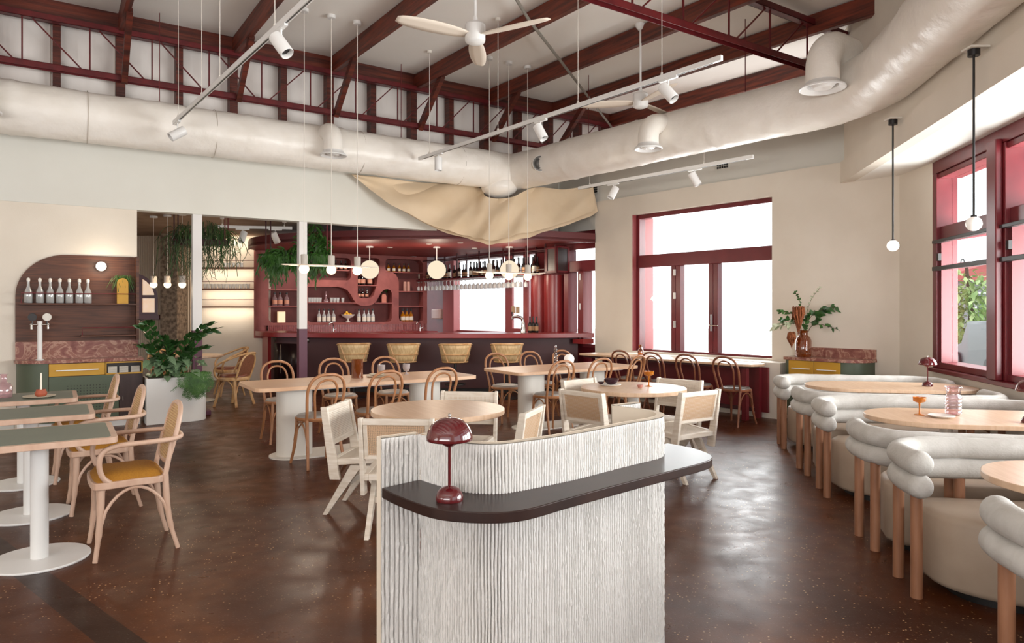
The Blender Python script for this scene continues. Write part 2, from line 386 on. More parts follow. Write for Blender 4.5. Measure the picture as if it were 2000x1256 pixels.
    b.inputs['Specular IOR Level'].default_value = .2
    return m
def marble_mat():
    m = bpy.data.materials.new('red_veined_marble'); m.use_nodes = True; nt = m.node_tree; N = nt.nodes; K = nt.links; b = N['Principled BSDF']
    tc = N.new('ShaderNodeTexCoord'); n = N.new('ShaderNodeTexNoise'); n.inputs['Scale'].default_value = 5; n.inputs['Detail'].default_value = 12; n.inputs['Distortion'].default_value = 2.2
    K.new(tc.outputs['Object'], n.inputs[0]); r = N.new('ShaderNodeValToRGB'); e = r.color_ramp.elements
    for _ in range(4): e.new(.5)
    for q, (p, c) in zip(e, [(.25, '#6A3A33'), (.40, '#85524A'), (.48, '#936558'), (.53, '#B58C7A'), (.58, '#8B5A4D'), (.75, '#A07468')]): q.position = p; q.color = lin(c)
    K.new(n.outputs[0], r.inputs[0]); K.new(r.outputs[0], b.inputs['Base Color']); b.inputs['Roughness'].default_value = .22; return m
def calathea_mat():
    m = mat('calathea_leaf', '#3F6B3E', .4); nt = m.node_tree; N = nt.nodes; K = nt.links; b = N['Principled BSDF']
    uv = N.new('ShaderNodeUVMap'); sp = N.new('ShaderNodeSeparateXYZ'); K.new(uv.outputs[0], sp.inputs[0])
    a = N.new('ShaderNodeMath'); a.operation = 'SUBTRACT'; a.inputs[1].default_value = .5; K.new(sp.outputs[0], a.inputs[0])
    ab = N.new('ShaderNodeMath'); ab.operation = 'ABSOLUTE'; K.new(a.outputs[0], ab.inputs[0])
    c = N.new('ShaderNodeMath'); c.operation = 'MULTIPLY_ADD'; c.inputs[1].default_value = -1.2; K.new(ab.outputs[0], c.inputs[0]); K.new(sp.outputs[1], c.inputs[2])
    d = N.new('ShaderNodeMath'); d.operation = 'MULTIPLY'; d.inputs[1].default_value = 50; K.new(c.outputs[0], d.inputs[0])
    s = N.new('ShaderNodeMath'); s.operation = 'SINE'; K.new(d.outputs[0], s.inputs[0])
    r = N.new('ShaderNodeValToRGB'); r.color_ramp.elements[0].position = .45; r.color_ramp.elements[1].position = .62; r.color_ramp.elements[0].color = lin('#27492A'); r.color_ramp.elements[1].color = lin('#9DB890')
    mr = N.new('ShaderNodeMapRange'); mr.inputs[1].default_value = -1; K.new(s.outputs[0], mr.inputs[0]); K.new(mr.outputs[0], r.inputs[0]); K.new(r.outputs[0], b.inputs['Base Color']); return m
MT['floor'] = floor_mat(); MT['marble'] = marble_mat(); MT['calathea'] = calathea_mat()

# ================================================================== SETTING
m = MB(); m.prism([(-16, -4), (8.5, -4), (8.5, 9.5), (3, 17.5), (-2, 22), (-16, 22)], -.15, 0); struct('floor', m, MT['floor'])
gmat = mat('bright_pavement', '#CFCBC4', .9)
m = MB(); m.prism([(-20, -20), (60, -20), (60, 60), (-20, 60)], -.4, -.2); struct('ground', m, gmat)

# roof: falls gently towards the viewer
def roofz(q): return 5.42 + .045 * q
m = MB(); 
cor = [P(FA, -6, .35), P(FA, 9.4, .35), (6.0, 14.4, 0), (5.3, 9.6, 0), (4.75, 6.2, 0), (3.1, -2.5, 0), (-8, -4, 0), (-13.5, 3, 0)]
FAi = FA.inverted(); pts = []
for c in cor:
    l = FAi @ Vector((c[0], c[1], 0)); pts.append((c[0], c[1], roofz(l.y)))
m.add(pts + [(p[0], p[1], p[2] + .2) for p in pts], [tuple(range(8)), tuple(range(8, 16))] + [(i, (i + 1) % 8, 8 + (i + 1) % 8, 8 + i) for i in range(8)])
struct('ceiling', m, MT['ceil'])

# ---- left wall (frame FA): header over the opening, lower wall to the left
m = MB(); m.box((-6, 0, 2.84), (7.11, .2, 4.16)); struct('wall_header', m, MT['header'], FA)
m = MB(); m.box((-6, .015, 0), (-.01, .2, 2.84)); struct('wall_left', m, MT['cream'], FA)
m = MB(); m.box((-6, .21, 4.1), (9.4, .35, 5.5)); struct('wall_clerestory', m, MT['board'], FA)
m = MB()
for k in range(20): m.box((-5.9 + k * .73 - .2, .198, 4.16), (-5.9 + k * .73 - .188, .21, 5.4))
struct('trim_1', m, mat('board_cover_strips', '#CDBFB4', .7), FA)
m = MB(); m.box((9.3, -9, 3.6), (9.4, .3, 5.5)); struct('wall_end_upper', m, MT['board'], FA)
# wall plate beam above the truss
m = MB(); m.box((-6, -.06, 5.18), (9.3, .14, 5.45)); tag(link('wall_plate_beam', m, MT['timberx'], None, FA), 'long dark red timber beam running along the top of the left wall under the ceiling', 'beam')

# ---- end wall (frame FB)
m = MB()
W0, W1, Z0, Z1 = .86, 3.43, .79, 3.115
m.box((-.01, 0, 0), (W0, .35, 3.44)); m.box((W1, 0, 0), (5.13, .35, 3.44)); m.box((W0, 0, 0), (W1, .35, Z0)); m.box((W0, 0, Z1), (W1, .35, 3.44))
struct('wall_end', m, MT['cream'], FB)
m = MB(); m.box((-1.05, .04, 2.95), (-.01, .35, 4.4)); m.box((-.01, .04, 3.44), (5.4, .35, 4.4)); struct('wall_end_parapet', m, MT['header'], FB)
m = MB(); m.box((.55, -.36, 0), (3.75, 0, .765)); struct('wall_dado', m, MT['cream'], FB)
# stub return next to the shopfront
m = MB(); m.prism([P(FB, 5.13, 0)[:2], P(FB, 5.13, .14)[:2], (4.92, 7.82), (4.77, 7.84)], 0, 3.16); struct('wall_return', m, MT['cream'])
# ---- bulkhead over the booths
BH = frame((4.335, 9.13), (-.19, -1.0))
m = MB(); m.box((-.0, 0, 3.16), (12, .14, 3.44)); m.box((-.0, .05, 3.44), (12, .14, 5.3)); struct('wall_bulkhead', m, MT['cream'], BH)
m = MB(); m.box((-.0, .141, 3.161), (12, 1.0, 3.26)); struct('trim_2', m, MT['ceil'], BH)

# ---- shopfront (frame FC): low wall, sill, window bays
m = MB(); m.box((0, .0, 0), (9.5, .3, .80)); struct('wall_shopfront', m, MT['cream'], FC)
m = MB(); m.box((-.02, -.05, .80), (9.5, .32, .845)); struct('trim_3', m, MT['maroon'], FC, bevel=.006)
m = MB(); m.box((-.02, .0, 3.02), (9.5, .3, 3.16)); struct('trim_4', m, MT['maroon'], FC, bevel=.006)
def shop_window(i, c0, detail):
    g = sgroup('window_%d' % i, FC @ L(c0, 0)); c1 = 1.36
    f = MB(); f.box((0, 0, .845), (.1, .22, 3.02)); f.box((c1 - .02, -.0, .845), (c1 + .1, .28, 3.02)); f.box((.1, .02, .845), (c1, .26, .91)); f.box((.1, .02, 2.96), (c1, .26, 3.02)); f.box((.1, .04, 2.27), (c1, .22, 2.42))
    link('window_frame', f, MT['maroon'], g, bevel=.006)
    f = MB(); f.box((c1 + .02, -.06, .845), (c1 + .20, .0, 3.06)); link('mullion_post', f, MT['maroon'], g, bevel=.01)
    f = MB(); f.box((.1, .16, .91), (c1, .166, 2.27)); f.box((.1, .16, 2.42), (c1, .166, 2.96)); link('glass_pane', f, MT['pane'], g)
    if detail:
        f = MB(); f.box((.06, -.03, 2.235), (c1, .03, 2.27)); f.box((.06, -.03, 1.93), (c1, .03, 1.975)); link('sash_rail', f, MT['black'], g, bevel=.004)
        f = MB(); f.box((.1, .03, .91), (.16, .12, 2.24)); f.box((c1 - .1, .03, .91), (c1 - .02, .12, 2.24)); link('guide_channel', f, MT['maroon'], g)
        f = MB(); f.box((.11, .0, 2.04), (.16, .03, 2.12)); link('latch', f, MT['black'], g)
        f = MB(); f.add([(.1, .03, 2.26), (c1 - .02, .03, 2.26), (c1 - .02, .75, 2.36), (.1, .75, 2.36)], [(0, 1, 2, 3)]); link('awning_pane', f, MT['pane'], g, solid=.006)
        f = MB(); f.box((.1, .73, 2.34), (c1 - .02, .77, 2.38)); f.bar((.12, .03, 2.26), (.12, .75, 2.36), .03, .03); f.bar((c1 - .04, .03, 2.26), (c1 - .04, .75, 2.36), .03, .03); link('awning_sash', f, MT['maroon'], g)
        f = MB(); f.tube([(.75 + .04 * math.cos(a), .0, 1.975 + .04 * math.sin(a)) for a in [math.pi * k / 8 for k in range(9)]], .005); link('lift_handle', f, MT['black'], g)
for i, c0 in enumerate([0, 1.5, 3.0, 4.5, 6.0]): shop_window(i + 2, c0, i < 2)

# ---- big end window (window_1)
g = sgroup('window_1', FB)
f = MB(); y0, y1 = .10, .26
f.box((W0, y0, Z0), (W0 + .07, y1, Z1)); f.box((W1 - .05, y0, Z0), (W1, y1, Z1)); f.box((W0, y0, Z1 - .07), (W1, y1, Z1)); f.box((W0, y0, 2.21), (W1, y1, 2.42)); f.box((W0, y0, Z0), (W1, y1, Z0 + .035))
link('window_frame', f, MT['maroon'], g, bevel=.005)
for a, b_ in ((1.58, 1.76), (2.29, 2.46)):
    f = MB(); f.box((a, y0 + .02, Z0), (a + .085, y1 - .02, 2.21)); f.box((a + .09, y0 + .02, Z0), (b_, y1 - .02, 2.21)); link('door_stile', f, MT['maroon'], g, bevel=.004)
f = MB(); f.box((W0, .16, Z0 + .03), (W1, .166, 2.21)); f.box((W0, .16, 2.42), (W1, .166, Z1 - .07)); link('glass_pane', f, MT['pane'], g)
f = MB(); f.box((2.36, .07, 1.16), (2.385, .1, 1.42)); f.tube([(2.37, .08, 1.25), (2.37, .03, 1.25), (2.52, .03, 1.25)], .009); link('lever_handle', f, MT['chrome'], g)
f = MB()
for z in (1.25, 1.26, 1.72, 2.1): f.box((1.645, .09, z - .05), (1.68, .115, z + .05))
link('hinge', f, MT['white'], g)
f = MB(); f.box((W0 - .001, 0.0, Z0), (W0 + .004, .1, Z1)); f.box((W0, .26, Z0), (W0 + .05, .50, Z1)); link('outer_reveal', f, mat('reveal_pink', '#9A4A4C', .5), g)
# white house wall across the lane seen through the glass

# ---- brick vents in the parapet
for i, (a, b_, z0, z1) in enumerate([(2.50, 2.72, 3.63, 3.76), (-.18, .02, 3.60, 3.76)]):
    m = MB(); m.box((a, .03, z0), (b_, .042, z1)); g = MB()
    for k in range(5):
        for j in range(3): g.box((a + .015 + k * .04, .015, z0 + .015 + j * .04), (a + .037 + k * .04, .0305, z0 + .045 + j * .04))
    t = thing('wall_vent', ['cream perforated wall vent high above the big end window', 'cream perforated wall vent tucked beside the canvas drape'][i], 'vent', FB)
    link('vent_plate', m, MT['header'], t); link('vent_hole', g, MT['black'], t)
m = MB(); m.box((4.62, -.02, 3.62), (4.86, .05, 3.80)); tag(link('junction_box', m, mat('grey_plastic', '#8C8B86', .5), None, FB, bevel=.006), 'small grey junction box high in the corner by the bulkhead', 'junction box')

# ---- back room and bar room shell
m = MB(); m.box((-12, 14.6, 0), (-5.30, 14.75, 3.35)); 
wall_back = m
cu = bpy.data.curves.new('c', 'CURVE')
def plate(name, outer, holes, depth, mt, M, parent=None, kind=None, bevel=0):
    """a flat plate (x right, z up, front face at local y=0) with real holes"""
    cu = bpy.data.curves.new(name, 'CURVE'); cu.dimensions = '2D'; cu.fill_mode = 'BOTH'; cu.extrude = depth / 2
    for pl in [outer] + holes:
        sp = cu.splines.new('POLY'); sp.points.add(len(pl) - 1); sp.use_cyclic_u = True
        for q, p in zip(sp.points, pl): q.co = (p[0], p[1], 0, 1)
    tmp = bpy.data.objects.new('tmp', cu); col.objects.link(tmp); bpy.context.view_layer.update()
    me = bpy.data.meshes.new_from_object(tmp.evaluated_get(bpy.context.evaluated_depsgraph_get())); bpy.data.objects.remove(tmp)
    for v in me.vertices: v.co = Vector((v.co.x, -v.co.z + depth / 2, v.co.y))
    me.name = name; bm = bmesh.new(); bm.from_mesh(me); bmesh.ops.remove_doubles(bm, verts=bm.verts, dist=1e-5); bmesh.ops.recalc_face_normals(bm, faces=bm.faces); bm.to_mesh(me); bm.free()
    me.materials.clear(); me.polygons.foreach_set('use_smooth', [True] * len(me.polygons)); me.set_sharp_from_angle(angle=R(35))
    o = link(name, me, mt, parent, M)
    if kind: o['kind'] = kind
    return o
fluted = mat('fluted_cream', '#D6C4AE', .7)
nt = fluted.node_tree; tcn = nt.nodes.new('ShaderNodeTexCoord'); wv = nt.nodes.new('ShaderNodeTexWave'); wv.inputs['Scale'].default_value = 7; wv.inputs['Distortion'].default_value = .3; bpn = nt.nodes.new('ShaderNodeBump'); bpn.inputs['Strength'].default_value = .8; bpn.inputs['Distance'].default_value = .02
nt.links.new(tcn.outputs['Object'], wv.inputs[0]); nt.links.new(wv.outputs[0], bpn.inputs['Height']); nt.links.new(bpn.outputs[0], nt.nodes['Principled BSDF'].inputs['Normal'])
# arched window in the fluted wall
arch = [(-8.6, 1.38)] + [(-8.05 + .57 * math.cos(math.pi - math.pi * k / 14), 1.72 + .55 * math.sin(math.pi - math.pi * k / 14)) for k in range(15)] + [(-7.48, 1.38)]
plate('wall_back', [(-12, 0), (-6.55, 0), (-6.55, 3.1), (-12, 3.1)], [arch], .15, fluted, L(0, 14.6), kind='structure')
m = MB(); m.box((-6.55, 14.6, 0), (-5.12, 14.75, 3.1)); struct('wall_shelves', m, MT['cream'])
g = sgroup('window_7', L(0, 14.62))
inn = [(-8.05 + (p[0] + 8.05) * .86, 1.75 + (p[1] - 1.75) * .86) for p in arch]
plate('window_frame', arch, [inn], .09, MT['maroon'], None, g)
f = MB(); f.box((-7.98, .02, 1.38), (-7.84, .09, 2.25)); f.box((-8.6, .03, 1.73), (-7.48, .08, 1.80)); f.box((-8.7, -.1, 1.28), (-7.42, .1, 1.385)); link('mullion', f, MT['maroon'], g)
f = MB(); f.box((-8.6, .05, 1.4), (-7.48, .055, 2.26)); link('glass_pane', f, mat('amber_lit_pane', '#E8B890', .3, hex2='#F3E0CC', scale=5, emit='#F2D2B4', es=.7), g)  # pane glows by itself, standing in for daylight outside
m = MB(); m.box((-7.20, 14.15, 0), (-6.86, 14.6, 3.05)); o = struct('wall_column', m, MT['concrete'])
m = MB(); m.box((-12.2, 9.2, 0), (-12, 14.75, 3.1)); struct('wall_back_left', m, MT['cream'])
m = MB()
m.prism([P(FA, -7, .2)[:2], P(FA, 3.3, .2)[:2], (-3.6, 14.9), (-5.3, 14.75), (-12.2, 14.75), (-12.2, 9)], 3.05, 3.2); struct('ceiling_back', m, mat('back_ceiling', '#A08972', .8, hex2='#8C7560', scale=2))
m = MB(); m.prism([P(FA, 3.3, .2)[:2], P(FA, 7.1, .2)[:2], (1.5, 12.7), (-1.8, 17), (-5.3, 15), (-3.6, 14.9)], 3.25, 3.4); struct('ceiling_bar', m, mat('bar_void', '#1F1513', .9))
# exterior wall behind the bar, continuing the end wall
m = MB()
m.box((-6.2, .1, 0), (-4.89, .35, 2.8)); m.box((-4.89, .1, 0), (-1.72, .35, .95)); m.box((-1.74, .1, 0), (-.84, .35, 2.8)); m.box((-.84, .1, 0), (-.01, .35, .8)); m.box((-6.2, .1, 2.62), (-.01, .35, 3.3))
struct('wall_bar', m, MT['maroon'], FB)
g = sgroup('window_8', FB)
f = MB()
for a, b_ in ((-4.89, -4.45), (-2.72, -2.5), (-2.14, -2.0), (-1.78, -1.70)): f.box((a, .12 if a > -4.8 else 0, .95), (b_, .18, 2.62))
f.box((-4.89, .1, .95), (-1.7, .25, 1.02)); f.box((-2.5, .1, 1.02), (-2.14, .25, 1.1)); link('window_frame', f, mat('rose_frame', '#A8585A', .4), g, bevel=.004)
f = MB(); f.box((-4.45, .16, 1.0), (-1.78, .166, 2.62)); link('glass_pane', f, MT['pane'], g)
f = MB(); f.box((-2.36, -.01, 1.42), (-2.24, .0, 1.56)); f.box((-2.22, -.01, 1.42), (-2.11, .0, 1.55)); link('notice', f, MT['kraft'], g)
g = sgroup('window_9', FB)
f = MB()
for a, b_ in ((-.84, -.72), (-.47, -.33)): f.box((a, .02, .8), (b_, .26, 2.25))
f.box((-.84, .02, 2.2), (-.01, .26, 2.4)); f.box((-.84, .02, .8), (-.01, .26, .86)); f.box((-.84, .02, 2.4), (-.80, .26, 2.66)); link('window_frame', f, mat('rose_frame_b', '#7A2C30', .4), g, bevel=.004)
f = MB(); f.box((-.8, .16, .8), (-.01, .166, 2.65)); link('glass_pane', f, MT['pane'], g)
f = MB()
for z in (1.0, 1.55, 2.1): f.box((-.42, 0, z - .06), (-.39, .02, z + .06))
link('hinge', f, MT['white'], g)

# baseboards
m = MB(); m.box((3.76, -.02, 0), (5.12, 0, .1)); struct('baseboard_end', m, MT['header'], FB)
m = MB(); m.box((-5.9, -.0, 0), (-1.36, .02, .1)); struct('baseboard_left', m, MT['header'], FA)

# ================================================================== ROOF STEEL AND TIMBER
t = thing('roof_truss', 'maroon steel lattice truss running along the top of the left wall', 'truss', FA)
def truss(t, s0, s1, q, zb, zt, step, off, flipat):
    for z, h in ((zb, .075), (zt, .075)):
        m = MB(); m.box((s0, q - .05, z - h / 2), (s1, q - .042, z + h / 2)); m.box((s0, q + .042, z - h / 2), (s1, q + .05, z + h / 2)); m.box((s0, q - .05, z + (h / 2 - .008 if z == zb else -h / 2)), (s1, q + .05, z + (h / 2 if z == zb else -h / 2 + .008)))
        link('chord', m, MT['steel'], t)
    s = off
    while s < s1 - .1:
        if s > s0:
            m = MB(); m.bar((s, q, zb), (s, q, zt), .018, .018, (0, 1, 0)); link('web_strut', m, MT['steel'], t)
            a, b_ = (zt, zb) if s < flipat else (zb, zt)
            m = MB(); m.bar((s + .07, q, a), (s + step * .93, q, b_), .016, .016, (0, 1, 0)); link('web_diagonal', m, MT['steel'], t)
        s += step
truss(t, -6, 9.2, -.12, 4.54, 5.15, .715, -6.2775, 1.3)
t = thing('roof_truss', 'maroon steel lattice truss crossing the ceiling at the upper right', 'truss', FA @ L(0, -5.45))
truss(t, -3.5, 9.0, 0, 4.5, 5.05, .73, -3.4, -9)
k = 0
for i in range(-4, 9):
    s = -.2 + 1.43 * i
    m = MB(); q1 = -11.5 if i < 4 else (-9.5 if i < 5 else (-7 if i < 6 else -5.2))
    m.bar((s, .12, 5.29), (s, q1, 5.29 + .045 * (q1 - .12)), .075, .24); 
    tag(link('rafter', m, MT['timberh'], None, FA), 'sloping dark red timber rafter under the ceiling, %s from the left' % ORD[i + 4], 'rafter', 'timber rafters under the ceiling')
    m = MB(); m.bar((s + .03, -.14, 4.50), (s + .03, -.95, 5.16), .07, .10, (0, 1, 0))
    tag(link('knee_brace', m, MT['timber'], None, FA), 'raking timber brace from wall post up to rafter, %s from the left' % ORD[i + 4], 'brace', 'timber braces below the rafters')
for i in range(-7, 19):
    s = -.2 + .715 * i; big = (i % 2 == 0)
    m = MB(); wv_ = .055 if big else .045; m.box((s - wv_, .02, 4.24), (s + wv_, .195, 5.19))
    tag(link('wall_post', m, MT['timber'], None, FA), 'short upright timber post behind the wall truss, %s from the left' % ORD[i + 7], 'post', 'timber posts behind the wall truss')
m = MB(); m.tube([P(FA, 8.3, -.2, 5.1), (.2, 8.3, 4.98), (-.5, 5.6, 4.9)], .02); tag(link('brace_rod', m, mat('grey_conduit', '#7C776E', .5)), 'thin grey bracing pipe slanting across under the ceiling', 'pipe')

# posts standing in the opening
for i, s in enumerate((.744, 2.235)):
    t = thing('column', ['slim square post with plum lower half beside the white planter', 'slim square post with plum lower half in front of the bar niches'][i], 'column', FA @ L(s, .08))
    m = MB(); m.box((-.06, -.06, 1.2), (.06, .06, 2.84)); link('upper_shaft', m, mat('post_white', '#D6D3D2', .5), t)
    m = MB(); m.box((-.062, -.062, .0), (.062, .062, 1.2)); link('lower_shaft', m, MT['plum'], t)
    m = MB(); m.box((-.17, -.13, 0), (.17, .13, .07)); link('base', m, MT['plum'], t, bevel=.01)

# ================================================================== DUCTWORK
def pt(M, s, q, z): return P(M, s, q, z)
d0 = P(FA, -4.0, -.55, 3.87); c1_ = Vector((.03, 12.0, 3.87)); c2_ = Vector((.03 + .642 * 5.95, 12.0 - .767 * 5.95, 3.87)); d1 = c2_ + Vector((-.19, -1, 0)).normalized() * 9
def filletpath(a, c, b, r, n=10):
    u = (a - c).normalized(); v = (b - c).normalized(); return [c + u * r * (1 - t) ** 2 + v * r * t ** 2 for t in [k / n for k in range(n + 1)]]
def along(a, b, step=.25):
    n = max(2, int((b - a).length / step)); return [a.lerp(b, k / n) for k in range(n + 1)]
def wrinkle(path, r0, seed, seg=48):
    mb = MB(); mb.tube(path, r0, seg, caps=True); vs2 = []
    for v in mb.v:
        # push radially by creases in the foil wrap
        vs2.append(v)
    n = len(path)
    for i in range(n):
        c = path[i]
        for k in range(seg):
            j = i * seg + k; d = (mb.v[j] - c).normalized(); p = mb.v[j]
            low = max(0, -d.z)
            a = noise.noise(Vector((p.x * 1.6, p.y * 1.6, p.z * 2.5 + seed))) * .012 + abs(noise.noise(Vector((p.x * 5, p.y * 5, p.z * 7 + seed)))) * -.012
            a += (.010 if (i % 22 == 0) else 0)
            mb.v[j] = c + d * (r0 + a)
    return mb
t = thing('air_duct', 'large foil wrapped round air duct running along the left wall and across the end wall', 'duct')
pA = along(d0, c1_ - (c1_ - d0).normalized() * .35, .06)
link('duct_run', wrinkle(pA + [c1_], .315, 1), MT['duct'], t, ang=60)
f2 = filletpath(c1_, c2_, d1, .75, 14)
pB = [c1_] + along(c1_ + (c2_ - c1_).normalized() * .2, f2[0], .06)[:-1] + f2 + along(f2[-1], d1, .08)[1:]
link('duct_run', wrinkle(pB, .315, 5), MT['duct'], t, ang=60)
for s in (-2.4, -.6, .85, 2.9, 4.6):
  m = MB(); m.tube([P(FA, s, -.55 + .319 * math.cos(a), 3.87 + .319 * math.sin(a)) for a in [2 * math.pi * k / 40 for k in range(40)]], .004, 6, closed=True); link('duct_strap', m, mat('strap', '#B9AFA2', .4), t)
def outlet(c, horiz, r, drop, jet=False):
    """branch elbow leaving the duct sideways then turning down to a flared diffuser"""
    g = link('branch_elbow', MB().tube([c, c + horiz * .25] + [c + horiz * (.25 + r * 1.6 * math.sin(a)) + Vector((0, 0, -r * 1.6 * (1 - math.cos(a)))) for a in [math.pi / 2 * k / 8 for k in range(1, 9)]] + [c + horiz * (.25 + r * 1.6) + Vector((0, 0, -r * 1.6 - drop))], r, 28, caps=False), MT['duct'], t)
    e = c + horiz * (.25 + r * 1.6) + Vector((0, 0, -r * 1.6 - drop))
    mm = MB(); mm.lathe([(r * .98, .03), (r * 1.05, 0), (r * 1.36, -.035), (r * 1.38, -.05), (r * 1.3, -.055), (r * .95, -.02), (r * .9, .02), (r * .3, .05)], e, 32, close=False); link('diffuser_ring', mm, MT['white'], t)
    mm = MB(); mm.lathe([(r * .8, -.0), (r * .55, -.045), (r * .25, -.05), (.001, -.03)], e, 28, close=False); link('diffuser_cone', mm, mat('diffuser_white', '#E9E7E4', .3), t)
perp = Vector((.55, -.835, 0))
outlet(P(FA, 2.33, -.62, 4.02), perp, .135, .10)
outlet(P(FA, -1.60, -.62, 4.02), perp, .135, .10)
Bp = Vector((-.767, -.642, 0))
outlet(c1_.lerp(c2_, .565) + Vector((0, 0, .10)) + Bp * .05, Bp, .135, .10)
outlet(Vector((3.62, 7.45, 4.25)), Vector((-.8, -.6, 0)), .165, .16)
jc = c1_.lerp(c2_, .115); m = MB(); jd = Vector((.2, -1, -.12)).normalized()
q4 = jd.to_track_quat('Z', 'Y').to_matrix().to_4x4()
m.lathe([(.11, 0), (.11, .34), (.125, .36), (.125, .375), (.10, .375), (.095, .33)], M=Matrix.Translation(jc + Bp * .12) @ q4, seg=28); link('jet_nozzle', m, MT['duct'], t)
m = MB(); m.lathe([(.09, .34), (.06, .37), (.055, .35), (.03, .36), (.001, .35)], M=Matrix.Translation(jc + Bp * .12) @ q4, seg=28, close=False); m.lathe([(.115, .372), (.12, .38), (.1, .382), (.095, .36)], M=Matrix.Translation(jc + Bp * .12) @ q4, seg=28, close=False)
link('jet_grille', m, mat('jet_grey', '#5F5C58', .4), t)
m = MB()
for p in (P(FA, -3.2, -.55), P(FA, .2, -.55), P(FA, 3.6, -.55)) : m.tube([(p.x, p.y, 4.1), (p.x, p.y, 5.35)], .006, 5)
for k in (.3, .75): p = c1_.lerp(c2_, k); m.tube([(p.x, p.y, 4.1), (p.x, p.y, 5.1)], .006, 5)
link('hanger_wire', m, MT['steel'], t)
# lagged bundle under the corner of the duct
m = MB(); m.sphere((-.22, 11.88, 3.60), .31, .66, 32, 16); tag(link('duct_boot', m, MT['duct']), 'rounded wrapped duct boot bulging below the duct corner above the drape', 'duct boot')
# walls behind the viewer, only seen from elsewhere
m = MB(); m.box((-9.4, -4.0, 0), (3.0, -3.8, 1.0)); m.box((-9.4, -4.0, 3.3), (3.0, -3.8, 5.0)); m.box((-9.4, -4.0, 1.0), (-6.2, -3.8, 3.3)); m.box((1.0, -4, 1), (3.0, -3.8, 3.3)); struct('wall_rear', m, MT['cream'])
m = MB(); m.prism([(-10.1, 6.05), (-10.3, 6.05), (-9.6, -4.0), (-9.4, -4.0)], 0, 5.4); struct('wall_side', m, MT['cream'])
